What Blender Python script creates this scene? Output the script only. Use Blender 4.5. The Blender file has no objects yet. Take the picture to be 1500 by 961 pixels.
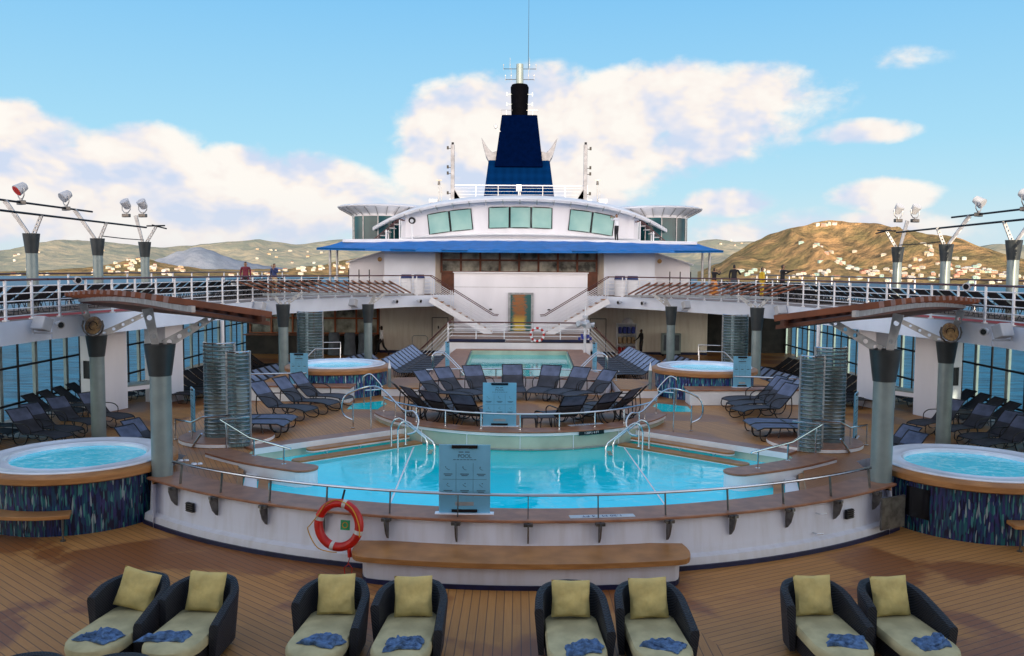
import bpy, bmesh, math, random
from mathutils import Vector, Matrix, noise, geometry
random.seed(7)
PI = math.pi
R = math.radians
scene = bpy.context.scene
col = scene.collection

# ------------------------------------------------------------------ camera (fitted to the pool and hot tub circles)
CAM = Vector((-0.08, 0.0, 5.0))
F, PITCH, ROLL, YAW = 1270.0, 0.0672, 0.007, -0.0065
_f = Vector((math.sin(YAW)*math.cos(PITCH), math.cos(YAW)*math.cos(PITCH), -math.sin(PITCH)))
_r = Vector((math.cos(YAW), -math.sin(YAW), 0)); _u = _r.cross(_f)
RX = _r*math.cos(ROLL) + _u*math.sin(ROLL); UX = -_r*math.sin(ROLL) + _u*math.cos(ROLL)
def at(px, py, z=None, Y=None):
    d = (px-750)/F*RX - (py-480.5)/F*UX + _f
    t = (z-CAM.z)/d.z if z is not None else Y/d.y
    return CAM + d*t
cam = bpy.data.cameras.new('camera'); co = bpy.data.objects.new('camera', cam); col.objects.link(co)
cam.sensor_width = 36; cam.lens = F/1500*36; cam.clip_start = .1; cam.clip_end = 30000
co.matrix_world = Matrix((( RX.x, UX.x, -_f.x, CAM.x), (RX.y, UX.y, -_f.y, CAM.y), (RX.z, UX.z, -_f.z, CAM.z), (0,0,0,1)))
scene.camera = co
scene.view_settings.view_transform = 'Standard'; scene.view_settings.look = 'None'; scene.view_settings.exposure = 0
scene.cycles.max_bounces = 6; scene.cycles.diffuse_bounces = 5; scene.cycles.glossy_bounces = 3
scene.cycles.transmission_bounces = 4; scene.cycles.transparent_max_bounces = 8
scene.cycles.caustics_reflective = False; scene.cycles.caustics_refractive = False
scene.cycles.use_denoising = True

# ------------------------------------------------------------------ materials
M = {}
def nodes(m):
    m.use_nodes = True; nt = m.node_tree
    return nt, nt.nodes, nt.links, nt.nodes['Principled BSDF']
def mk(name, c, rough=.5, metal=0., var=.12, scale=3., bump=0., bscale=40., c2=None, spec=.5, alpha=None, coat=0, coord='Object', stretch=(1,1,1)):
    m = bpy.data.materials.new(name); nt, N, L, b = nodes(m)
    b.inputs['Roughness'].default_value = rough; b.inputs['Metallic'].default_value = metal
    b.inputs['Specular IOR Level'].default_value = spec; b.inputs['Coat Weight'].default_value = coat
    tc = N.new('ShaderNodeTexCoord'); mp = N.new('ShaderNodeMapping'); mp.inputs['Scale'].default_value = stretch
    L.new(tc.outputs[coord], mp.inputs[0])
    nz = N.new('ShaderNodeTexNoise'); nz.inputs['Scale'].default_value = scale; nz.inputs['Detail'].default_value = 5
    L.new(mp.outputs[0], nz.inputs['Vector'])
    rp = N.new('ShaderNodeValToRGB')
    if c2 is None: c2 = tuple(v*(1-var*2) for v in c); c1 = tuple(min(1, v*(1+var)) for v in c)
    else: c1 = c
    rp.color_ramp.elements[0].position = .35; rp.color_ramp.elements[1].position = .65
    rp.color_ramp.elements[0].color = (*c2, 1); rp.color_ramp.elements[1].color = (*c1, 1)
    L.new(nz.outputs['Fac'], rp.inputs[0]); L.new(rp.outputs[0], b.inputs['Base Color'])
    if bump:
        n2 = N.new('ShaderNodeTexNoise'); n2.inputs['Scale'].default_value = bscale; n2.inputs['Detail'].default_value = 3
        L.new(mp.outputs[0], n2.inputs['Vector'])
        bp = N.new('ShaderNodeBump'); bp.inputs['Strength'].default_value = bump; bp.inputs['Distance'].default_value = .02
        L.new(n2.outputs['Fac'], bp.inputs['Height']); L.new(bp.outputs[0], b.inputs['Normal'])
    if alpha is not None: b.inputs['Alpha'].default_value = alpha
    M[name] = m; return m

def math_n(N, L, op, a, b=None, c=None):
    n = N.new('ShaderNodeMath'); n.operation = op
    for i, v in enumerate((a, b, c)):
        if v is None: continue
        if isinstance(v, (int, float)): n.inputs[i].default_value = v
        else: L.new(v, n.inputs[i])
    return n.outputs[0]
def mixc(N, L, f, a, b, mode='MIX'):
    n = N.new('ShaderNodeMixRGB'); n.blend_type = mode
    if isinstance(f, (int, float)): n.inputs[0].default_value = f
    else: L.new(f, n.inputs[0])
    for i, v in ((1, a), (2, b)):
        if isinstance(v, tuple): n.inputs[i].default_value = (*v[:3], 1)
        else: L.new(v, n.inputs[i])
    return n.outputs[0]

def plank_mat(name, light, dark, width=.11, angles=((0,),), wet=.5, seam=.35):
    """teak decking; angles = one angle, or (left, centre, right) split along X"""
    m = bpy.data.materials.new(name); nt, N, L, b = nodes(m)
    geo = N.new('ShaderNodeNewGeometry'); sx = N.new('ShaderNodeSeparateXYZ'); L.new(geo.outputs['Position'], sx.inputs[0])
    X, Y = sx.outputs[0], sx.outputs[1]
    def pattern(ang):
        c, s = math.cos(ang), math.sin(ang)
        u = math_n(N, L, 'ADD', math_n(N, L, 'MULTIPLY', X, c), math_n(N, L, 'MULTIPLY', Y, s))
        v = math_n(N, L, 'ADD', math_n(N, L, 'MULTIPLY', X, -s), math_n(N, L, 'MULTIPLY', Y, c))
        return u, v
    def sel(cond, a, bb):
        return math_n(N, L, 'ADD', math_n(N, L, 'MULTIPLY', cond, a), math_n(N, L, 'MULTIPLY', math_n(N, L, 'SUBTRACT', 1., cond), bb))
    if len(angles) == 1: u, v = pattern(angles[0])
    else:
        (u0, v0), (u1, v1), (u2, v2) = [pattern(a) for a in angles]
        l = math_n(N, L, 'LESS_THAN', math_n(N, L, 'ADD', X, math_n(N, L, 'MULTIPLY', Y, -.35)), -5.6-.35)
        r = math_n(N, L, 'GREATER_THAN', math_n(N, L, 'ADD', X, math_n(N, L, 'MULTIPLY', Y, .35)), 6.6)
        u = sel(l, u0, sel(r, u2, u1)); v = sel(l, v0, sel(r, v2, v1))
    k = math_n(N, L, 'DIVIDE', u, width); fr = math_n(N, L, 'FRACT', k); fl = math_n(N, L, 'FLOOR', k)
    edge = math_n(N, L, 'LESS_THAN', math_n(N, L, 'MINIMUM', fr, math_n(N, L, 'SUBTRACT', 1., fr)), .055)
    cb = N.new('ShaderNodeCombineXYZ'); L.new(fl, cb.inputs[0]); L.new(math_n(N, L, 'FLOOR', math_n(N, L, 'ADD', math_n(N, L, 'MULTIPLY', v, .45), math_n(N, L, 'MULTIPLY', fl, .37))), cb.inputs[1])
    wn = N.new('ShaderNodeTexWhiteNoise'); L.new(cb.outputs[0], wn.inputs['Vector'])
    cg = N.new('ShaderNodeCombineXYZ'); L.new(math_n(N, L, 'MULTIPLY', u, 40.), cg.inputs[0]); L.new(math_n(N, L, 'MULTIPLY', v, 2.), cg.inputs[1])
    gr = N.new('ShaderNodeTexNoise'); gr.inputs['Scale'].default_value = 1.; gr.inputs['Detail'].default_value = 4; L.new(cg.outputs[0], gr.inputs['Vector'])
    st = N.new('ShaderNodeTexNoise'); st.inputs['Scale'].default_value = .42; st.inputs['Detail'].default_value = 5; st.inputs['Distortion'].default_value = .6; L.new(geo.outputs['Position'], st.inputs['Vector'])
    sr = N.new('ShaderNodeMapRange'); sr.inputs[1].default_value = .5; sr.inputs[2].default_value = .56; L.new(st.outputs['Fac'], sr.inputs[0])
    base = mixc(N, L, wn.outputs['Value'], light, tuple(v*.8 for v in light))
    base = mixc(N, L, math_n(N, L, 'MULTIPLY', gr.outputs['Fac'], .6), base, dark)
    base = mixc(N, L, math_n(N, L, 'MULTIPLY', sr.outputs[0], wet), base, tuple(v*.85 for v in dark))
    base = mixc(N, L, math_n(N, L, 'MULTIPLY', edge, 1-seam), base, (.03, .02, .018))
    L.new(base, b.inputs['Base Color'])
    rg = N.new('ShaderNodeMapRange'); rg.inputs[3].default_value = .55; rg.inputs[4].default_value = .42; L.new(math_n(N, L, 'MULTIPLY', sr.outputs[0], wet*1.4), rg.inputs[0])
    L.new(rg.outputs[0], b.inputs['Roughness'])
    bp = N.new('ShaderNodeBump'); bp.inputs['Strength'].default_value = .25; bp.inputs['Distance'].default_value = .004
    L.new(math_n(N, L, 'SUBTRACT', gr.outputs['Fac'], edge), bp.inputs['Height']); L.new(bp.outputs[0], b.inputs['Normal'])
    M[name] = m; return m

def water_mat(name, shallow, deep, scale=2.5, bump=.35, emis=.12, foam=0., dist=.03):
    m = bpy.data.materials.new(name); nt, N, L, b = nodes(m)
    tc = N.new('ShaderNodeNewGeometry'); P = tc.outputs['Position']
    nz = N.new('ShaderNodeTexNoise'); nz.inputs['Scale'].default_value = scale; nz.inputs['Detail'].default_value = 4; nz.inputs['Distortion'].default_value = .8; L.new(P, nz.inputs['Vector'])
    big = N.new('ShaderNodeTexNoise'); big.inputs['Scale'].default_value = .3; big.inputs['Detail'].default_value = 2; L.new(P, big.inputs['Vector'])
    c = mixc(N, L, big.outputs['Fac'], deep, shallow)
    c = mixc(N, L, math_n(N, L, 'MULTIPLY', nz.outputs['Fac'], .4), c, shallow)
    if name == 'pool_water':
        dv = N.new('ShaderNodeVectorMath'); dv.operation = 'DISTANCE'; L.new(P, dv.inputs[0]); dv.inputs[1].default_value = (0, 25.1, .6)
        dm = N.new('ShaderNodeMapRange'); dm.inputs[1].default_value = 4.2; dm.inputs[2].default_value = 9.5; L.new(math_n(N, L, 'ADD', dv.outputs['Value'], math_n(N, L, 'MULTIPLY', nz.outputs['Fac'], .8)), dm.inputs[0])
        c = mixc(N, L, dm.outputs[0], (.0, .34, .36), c)  # dark reflection along the lounge wall painted in as a greener tone
    if foam:
        fo = N.new('ShaderNodeTexNoise'); fo.inputs['Scale'].default_value = 5; fo.inputs['Detail'].default_value = 8; fo.inputs['Distortion'].default_value = 1.5; L.new(P, fo.inputs['Vector'])
        fm = N.new('ShaderNodeMapRange'); fm.inputs[1].default_value = .48; fm.inputs[2].default_value = .72; L.new(fo.outputs['Fac'], fm.inputs[0])
        c = mixc(N, L, math_n(N, L, 'MULTIPLY', fm.outputs[0], foam), c, (.7, .93, .97))
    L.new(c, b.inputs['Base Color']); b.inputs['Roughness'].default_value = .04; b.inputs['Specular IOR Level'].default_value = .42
    L.new(c, b.inputs['Emission Color']); b.inputs['Emission Strength'].default_value = emis  # emis makes the water glow by itself, no lamps below it
    bp = N.new('ShaderNodeBump'); bp.inputs['Strength'].default_value = bump; bp.inputs['Distance'].default_value = dist
    L.new(nz.outputs['Fac'], bp.inputs['Height']); L.new(bp.outputs[0], b.inputs['Normal'])
    M[name] = m; return m

mk('white_paint', (.84, .85, .88), .42, var=.05, scale=1.2, bump=.05, bscale=6)
def wall_mat(name, c):
    m = bpy.data.materials.new(name); nt, N, L, b = nodes(m)
    tc = N.new('ShaderNodeNewGeometry'); sx = N.new('ShaderNodeSeparateXYZ'); L.new(tc.outputs['Position'], sx.inputs[0])
    mp = N.new('ShaderNodeMapping'); mp.inputs['Scale'].default_value = (3, 3, .35); L.new(tc.outputs['Position'], mp.inputs[0])
    a = N.new('ShaderNodeTexNoise'); a.inputs['Scale'].default_value = 2; a.inputs['Detail'].default_value = 6; L.new(mp.outputs[0], a.inputs['Vector'])
    f = N.new('ShaderNodeMapRange'); f.inputs[1].default_value = .45; f.inputs[2].default_value = .8; L.new(a.outputs['Fac'], f.inputs[0])
    cc = mixc(N, L, math_n(N, L, 'MULTIPLY', f.outputs[0], .55), c, (c[0]*.72, c[1]*.66, c[2]*.58))
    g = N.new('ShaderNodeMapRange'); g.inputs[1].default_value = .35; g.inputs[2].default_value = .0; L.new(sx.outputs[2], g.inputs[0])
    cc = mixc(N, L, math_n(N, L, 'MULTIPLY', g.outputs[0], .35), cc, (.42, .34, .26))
    L.new(cc, b.inputs['Base Color']); b.inputs['Roughness'].default_value = .4
    bn = N.new('ShaderNodeTexNoise'); bn.inputs['Scale'].default_value = 1.4; L.new(tc.outputs['Position'], bn.inputs['Vector'])
    bp = N.new('ShaderNodeBump'); bp.inputs['Strength'].default_value = .3; bp.inputs['Distance'].default_value = .02; L.new(bn.outputs['Fac'], bp.inputs['Height']); L.new(bp.outputs[0], b.inputs['Normal'])
    M[name] = m
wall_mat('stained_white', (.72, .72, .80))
wall_mat('cream_paint', (.93, .87, .76))
mk('pale_blue_paint', (.76, .83, .95), .45, var=.04, scale=.8)
mk('tub_white', (.78, .82, .92), .18, var=.03, coat=.1)
mk('navy', (.006, .010, .05), .4, var=.2)
def funnel_mat():
    m = mk('funnel_navy', (.0006, .012, .062), .55, var=.1, scale=.4)
    nt, N, L, b = m.node_tree, m.node_tree.nodes, m.node_tree.links, m.node_tree.nodes['Principled BSDF']
    g = N.new('ShaderNodeNewGeometry'); br = N.new('ShaderNodeTexChecker'); br.inputs['Scale'].default_value = .9; L.new(g.outputs['Position'], br.inputs['Vector'])
    n = N.new('ShaderNodeTexNoise'); n.inputs['Scale'].default_value = .9; L.new(g.outputs['Position'], n.inputs['Vector'])
    bp = N.new('ShaderNodeBump'); b.inputs['Specular IOR Level'].default_value = .0; bp.inputs['Strength'].default_value = .4; bp.inputs['Distance'].default_value = .06; L.new(n.outputs['Fac'], bp.inputs['Height']); L.new(bp.outputs[0], b.inputs['Normal'])
funnel_mat()
def quilt(m):
    nt = m.node_tree; N, L = nt.nodes, nt.links; b = N['Principled BSDF']; g = N.new('ShaderNodeNewGeometry'); s = N.new('ShaderNodeSeparateXYZ'); L.new(g.outputs['Position'], s.inputs[0])
    u = math_n(N, L, 'ADD', s.outputs[0], s.outputs[2]); v = math_n(N, L, 'SUBTRACT', s.outputs[0], s.outputs[2])
    h = math_n(N, L, 'MULTIPLY', math_n(N, L, 'SINE', math_n(N, L, 'MULTIPLY', u, 5.2)), math_n(N, L, 'SINE', math_n(N, L, 'MULTIPLY', v, 5.2)))
    h = math_n(N, L, 'MULTIPLY', math_n(N, L, 'ADD', h, 1.), .5)
    L.new(mixc(N, L, h, (.0005, .011, .052), (.0008, .016, .074)), b.inputs['Base Color'])
quilt(M['funnel_navy'])
mk('stack_black', (.0012, .0014, .003), .7, spec=.03)
mk('mast_white', (.28, .29, .33), .5, spec=.1)
mk('funnel_dark', (.0003, .0028, .020), .7, var=.1, spec=.0)
mk('black_metal', (.012, .012, .015), .5, var=.2, spec=.25)
mk('charcoal_cone', (.045, .055, .06), .38, metal=.3, var=.1)
mk('column_grey', (.24, .30, .30), .38, metal=.2, var=.06)
mk('arm_metal', (.42, .43, .44), .4, metal=.5, var=.12, scale=6)
mk('chrome', (.62, .66, .70), .14, metal=1., var=.05)
mk('bracket_metal', (.16, .15, .14), .4, metal=.8, var=.2, scale=8)
mk('awning_blue', (.002, .15, .50), .55, var=.08, scale=2)
mk('sling_fabric', (.05, .052, .068), .75, var=.15, bump=.3, bscale=300)
mk('stripe_blue', (.26, .32, .46), .75, var=.1)
mk('sling_dark', (.018, .02, .028), .85, var=.2)  # darker copy of the sling, under-deck shade put into its colour
mk('soffit', (.10, .028, .010), .6, var=.2)
mk('sling_head', (.115, .14, .225), .75, var=.15, scale=5, bump=.2, bscale=200)
mk('frame_dark', (.02, .017, .018), .35, metal=.4, var=.1)
mk('wicker', (.014, .015, .026), .5, var=.5, scale=70, bump=.9, bscale=90)
def weave(m):
    nt = m.node_tree; N, L = nt.nodes, nt.links; b = N['Principled BSDF']; tc = N.new('ShaderNodeTexCoord')
    w1 = N.new('ShaderNodeTexWave'); w1.bands_direction = 'Z'; w1.inputs['Scale'].default_value = 22; L.new(tc.outputs['Object'], w1.inputs['Vector'])
    w2 = N.new('ShaderNodeTexWave'); w2.bands_direction = 'DIAGONAL'; w2.inputs['Scale'].default_value = 16; L.new(tc.outputs['Object'], w2.inputs['Vector'])
    h = math_n(N, L, 'MULTIPLY', w1.outputs['Fac'], w2.outputs['Fac'])
    bp = N.new('ShaderNodeBump'); bp.inputs['Strength'].default_value = 1.; bp.inputs['Distance'].default_value = .02; L.new(h, bp.inputs['Height']); L.new(bp.outputs[0], b.inputs['Normal'])
    c = mixc(N, L, h, (.005, .005, .010), (.035, .036, .05)); L.new(c, b.inputs['Base Color'])
weave(M['wicker'])
mk('cushion', (.50, .44, .25), .8, var=.12, scale=3, bump=.35, bscale=9)
mk('pillow', (.60, .46, .17), .8, var=.12, scale=4, bump=.5, bscale=11)
mk('towel', (.09, .17, .33), .95, var=.25, scale=14, bump=.8, bscale=60)
mk('teak', (.44, .20, .065), .4, var=.16, scale=2.5, stretch=(1,1,6), c2=(.30,.13,.04), bump=.1, bscale=18)
mk('teak_edge', (.38, .17, .09), .42, c2=(.26, .11, .06), scale=4, bump=.15, bscale=20)
mk('teak_red', (.20, .052, .015), .5, c2=(.11, .028, .010), scale=2.5)
mk('brown_rail', (.10, .035, .03), .3, var=.1)
mk('window_wood', (.17, .05, .018), .45, var=.15)
mk('bar_glass', (.40, .40, .34), .25, var=.4, scale=1.4, spec=.3)
mk('bar_wood', (.36, .09, .025), .45)
mk('dark_interior', (.02, .017, .015), .7, var=.4, scale=2)
mk('sign_blue', (.16, .42, .60), .35, var=.04, scale=2)
mk('sign_text', (.05, .10, .14), .6, var=.02)
mk('ring_red', (.52, .008, .003), .38, var=.12, scale=6)
mk('reflective', (.55, .55, .52), .3, var=.1)
mk('rope_yellow', (.55, .28, .02), .7)
mk('tag_green', (.01, .28, .10), .4)
mk('sea_hill_far', (.30, .29, .17), .95, c2=(.16, .18, .12), scale=.006, coord='Object')
mk('skin_dark', (.05, .024, .014), .6); mk('skin_mid', (.32, .17, .10), .6)
mk('cloth_white', (.88, .88, .95), .8); mk('cloth_black', (.012, .012, .016), .8); mk('cloth_maroon', (.16, .02, .04), .8)
mk('cloth_orange', (.62, .22, .03), .8); mk('cloth_yellow', (.7, .45, .03), .8); mk('cloth_tan', (.45, .33, .2), .8); mk('hair_black', (.01, .008, .007), .6)
mk('cloth_blue', (.03, .05, .16), .8); mk('amber', (.75, .45, .14), .4, var=.25, scale=9, c2=(.3,.14,.05)); mk('lamp_red', (.75, .05, .02), .35)
mk('lamp_white', (.52, .54, .58), .35, var=.05); mk('screen_black', (.006, .006, .008), .2)
mk('red_track', (.42, .04, .035), .8, var=.1); mk('upper_floor', (.30, .22, .18), .7, var=.12, scale=1)
mk('yellow_plastic', (.8, .5, .02), .4); mk('grey_cloth', (.1, .12, .15), .9); mk('red_plastic', (.45, .02, .02), .4); mk('blue_plastic', (.02, .04, .3), .4)
mk('hull_paint', (.7, .7, .72), .4); mk('tile_cream', (.52, .58, .46), .25, var=.08, scale=1.5)
mk('bridge_wall', (.84, .84, .89), .4, var=.035, scale=.9, bump=.25, bscale=1.6, stretch=(1,1,.3)); mk('far_roof', (.35, .10, .06), .8)
for i, c in enumerate(((.62, .56, .46), (.6, .46, .30), (.36, .52, .46), (.66, .63, .58), (.55, .32, .24))): mk('house_%d' % i, c, .8, var=.05)

plank_mat('deck_planks', (.56, .265, .075), (.30, .10, .022), .125, (R(50), 0., R(-62)), wet=1.0)
plank_mat('terrace_planks', (.60, .29, .095), (.34, .12, .032), .10, (R(25),), wet=.75)
plank_mat('stage_planks', (.30, .17, .11), (.22, .115, .075), .10, (R(90),), wet=.2)
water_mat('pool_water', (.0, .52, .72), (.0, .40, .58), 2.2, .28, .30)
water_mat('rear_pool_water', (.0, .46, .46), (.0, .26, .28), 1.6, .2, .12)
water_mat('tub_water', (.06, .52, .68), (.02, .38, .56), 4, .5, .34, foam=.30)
water_mat('sea_water', (.008, .13, .24), (.003, .065, .14), .12, .5, .0, dist=.8)
M['sea_water'].node_tree.nodes['Principled BSDF'].inputs['Roughness'].default_value = .35; nt_ = M['sea_water'].node_tree; rp_ = nt_.nodes.new('ShaderNodeValToRGB'); rp_.color_ramp.elements[0].position = .42; rp_.color_ramp.elements[1].position = .60; rp_.color_ramp.elements[0].color = (.0015, .035, .085, 1); rp_.color_ramp.elements[1].color = (.010, .17, .29, 1); nn_ = nt_.nodes.new('ShaderNodeTexNoise'); nn_.inputs['Scale'].default_value = .35; nn_.inputs['Detail'].default_value = 6; gg_ = nt_.nodes.new('ShaderNodeNewGeometry'); mm_ = nt_.nodes.new('ShaderNodeMapping'); mm_.inputs['Scale'].default_value = (.35, 1.6, 1); nt_.links.new(gg_.outputs['Position'], mm_.inputs[0]); nt_.links.new(mm_.outputs[0], nn_.inputs['Vector']); nt_.links.new(nn_.outputs['Fac'], rp_.inputs[0]); nt_.links.new(rp_.outputs[0], nt_.nodes['Principled BSDF'].inputs['Base Color']); M['sea_water'].node_tree.nodes['Principled BSDF'].inputs['Specular IOR Level'].default_value = .12

def mosaic(name, tint=1.):
    m = bpy.data.materials.new(name); nt, N, L, b = nodes(m)
    tc = N.new('ShaderNodeTexCoord'); mp = N.new('ShaderNodeMapping'); mp.inputs['Scale'].default_value = (26, 26, 3.2); L.new(tc.outputs['Object'], mp.inputs[0])
    v = N.new('ShaderNodeTexVoronoi'); v.inputs['Scale'].default_value = 1.6; v.inputs['Randomness'].default_value = .9; L.new(mp.outputs[0], v.inputs['Vector'])
    s = N.new('ShaderNodeSeparateColor'); L.new(v.outputs['Color'], s.inputs[0])
    r = N.new('ShaderNodeValToRGB'); r.color_ramp.interpolation = 'CONSTANT'
    cs = [(0, (.005, .008, .035)), (.28, (.012, .025, .10)), (.48, (.01, .05, .10)), (.64, (.012, .10, .12)), (.78, (.03, .03, .12)), (.88, (.05, .20, .20)), (.95, (.24, .30, .32))]
    while len(r.color_ramp.elements) < len(cs): r.color_ramp.elements.new(.5)
    for e, (p, c) in zip(r.color_ramp.elements, cs): e.position = p; e.color = (*[q*tint for q in c], 1)
    L.new(s.outputs[0], r.inputs[0]); L.new(r.outputs[0], b.inputs['Base Color']); b.inputs['Roughness'].default_value = .22
    bp = N.new('ShaderNodeBump'); bp.inputs['Strength'].default_value = .3; bp.inputs['Distance'].default_value = .01; L.new(v.outputs['Distance'], bp.inputs['Height']); L.new(bp.outputs[0], b.inputs['Normal'])
    M[name] = m
mosaic('mosaic', 1.); mosaic('mosaic_rear', 2.4)

def glass_mat(name, c, rough=.04, tr=.5, noise_s=1.2, spec=.8, c2=None):
    m = mk(name, c, rough, var=.25, scale=noise_s, spec=spec, c2=c2)
    nt = m.node_tree; b = nt.nodes['Principled BSDF']
    if tr:
        t = nt.nodes.new('ShaderNodeBsdfTransparent'); t.inputs[0].default_value = (.75, .95, .98, 1)
        mx = nt.nodes.new('ShaderNodeMixShader'); mx.inputs[0].default_value = tr
        nt.links.new(b.outputs[0], mx.inputs[1]); nt.links.new(t.outputs[0], mx.inputs[2])
        nt.links.new(mx.outputs[0], nt.nodes['Material Output'].inputs[0])
glass_mat('bridge_glass', (.44, .68, .62), .04, 0, .5, c2=(.24, .50, .48))  # mottled tones stand for reflections, painted into the pane colour
glass_mat('drum_glass', (.02, .13, .14), .12, 0, .4, spec=.4, c2=(.008, .045, .06))
glass_mat('side_glass', (.1, .3, .35), .03, .82)
glass_mat('shower_glass', (.10, .17, .18), .10, .30)
m = mk('shower_panel', (.27, .31, .32), .28, metal=.8, var=.2, scale=4)
def art_mat():
    m = bpy.data.materials.new('art_glass'); nt, N, L, b = nodes(m)
    g = N.new('ShaderNodeNewGeometry'); s = N.new('ShaderNodeSeparateXYZ'); L.new(g.outputs['Position'], s.inputs[0])
    ax = math_n(N, L, 'ABSOLUTE', math_n(N, L, 'ADD', s.outputs[0], 0.0))
    mp = N.new('ShaderNodeMapping'); mp.inputs['Scale'].default_value = (1, 1, 3); L.new(g.outputs['Position'], mp.inputs[0])
    nz = N.new('ShaderNodeTexNoise'); nz.inputs['Scale'].default_value = 3; nz.inputs['Detail'].default_value = 6; nz.inputs['Distortion'].default_value = 1.; L.new(mp.outputs[0], nz.inputs['Vector'])
    f = N.new('ShaderNodeMapRange'); f.inputs[1].default_value = .42; f.inputs[2].default_value = .22
    L.new(math_n(N, L, 'ADD', ax, math_n(N, L, 'MULTIPLY', math_n(N, L, 'SUBTRACT', nz.outputs['Fac'], .5), .5)), f.inputs[0])
    inner = mixc(N, L, nz.outputs['Fac'], (.55, .13, .02), (.10, .16, .10))
    r2 = N.new('ShaderNodeMapRange'); r2.inputs[1].default_value = 2.6; r2.inputs[2].default_value = 2.2; L.new(s.outputs[2], r2.inputs[0])
    inner = mixc(N, L, r2.outputs[0], inner, (.62, .45, .08))
    c = mixc(N, L, f.outputs[0], (.05, .14, .13), inner)
    L.new(c, b.inputs['Base Color']); b.inputs['Roughness'].default_value = .12; M['art_glass'] = m
art_mat()

def hill_mat(name, dry, green, shade, seed):
    m = bpy.data.materials.new(name); nt, N, L, b = nodes(m)
    g = N.new('ShaderNodeNewGeometry'); s = N.new('ShaderNodeSeparateXYZ'); L.new(g.outputs['Position'], s.inputs[0])
    a = N.new('ShaderNodeTexNoise'); a.inputs['Scale'].default_value = .008; a.inputs['Detail'].default_value = 9; a.inputs['Roughness'].default_value = .62; L.new(g.outputs['Position'], a.inputs['Vector'])
    d = N.new('ShaderNodeTexNoise'); d.inputs['Scale'].default_value = .028; d.inputs['Detail'].default_value = 6; L.new(g.outputs['Position'], d.inputs['Vector'])
    r = N.new('ShaderNodeValToRGB'); r.color_ramp.elements[0].position = .42; r.color_ramp.elements[1].position = .58
    r.color_ramp.elements[0].color = (*green, 1); r.color_ramp.elements[1].color = (*dry, 1); L.new(a.outputs['Fac'], r.inputs[0])
    hf = N.new('ShaderNodeMapRange'); hf.inputs[1].default_value = 20; hf.inputs[2].default_value = -15; L.new(s.outputs[2], hf.inputs[0])
    c = mixc(N, L, math_n(N, L, 'MULTIPLY', hf.outputs[0], .6), r.outputs[0], green)
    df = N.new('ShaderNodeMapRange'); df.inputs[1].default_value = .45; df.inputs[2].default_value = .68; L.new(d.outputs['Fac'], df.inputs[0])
    c = mixc(N, L, math_n(N, L, 'MULTIPLY', df.outputs[0], .85), c, shade)  # darker patches paint shaded relief into the slope colour
    L.new(c, b.inputs['Base Color']); b.inputs['Roughness'].default_value = 1; b.inputs['Specular IOR Level'].default_value = 0
    bh = N.new('ShaderNodeTexNoise'); bh.inputs['Scale'].default_value = .009; bh.inputs['Detail'].default_value = 8; bh.inputs['Roughness'].default_value = .6; L.new(g.outputs['Position'], bh.inputs['Vector'])
    bp = N.new('ShaderNodeBump'); bp.inputs['Strength'].default_value = .9; bp.inputs['Distance'].default_value = 70; L.new(bh.outputs['Fac'], bp.inputs['Height']); L.new(bp.outputs[0], b.inputs['Normal'])
    M[name] = m
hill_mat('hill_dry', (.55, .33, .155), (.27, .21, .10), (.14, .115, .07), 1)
hill_mat('hill_hazy', (.50, .43, .30), (.33, .335, .25), (.29, .30, .25), 2)  # distance haze put into these paler, flatter colours
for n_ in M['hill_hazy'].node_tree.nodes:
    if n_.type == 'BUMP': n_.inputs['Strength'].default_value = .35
hill_mat('hill_shade', (.27, .30, .36), (.22, .26, .32), (.20, .23, .28), 3)  # bluish shade and haze painted into the headland colours
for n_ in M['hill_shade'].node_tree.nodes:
    if n_.type == 'BUMP': n_.inputs['Strength'].default_value = .3

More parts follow.
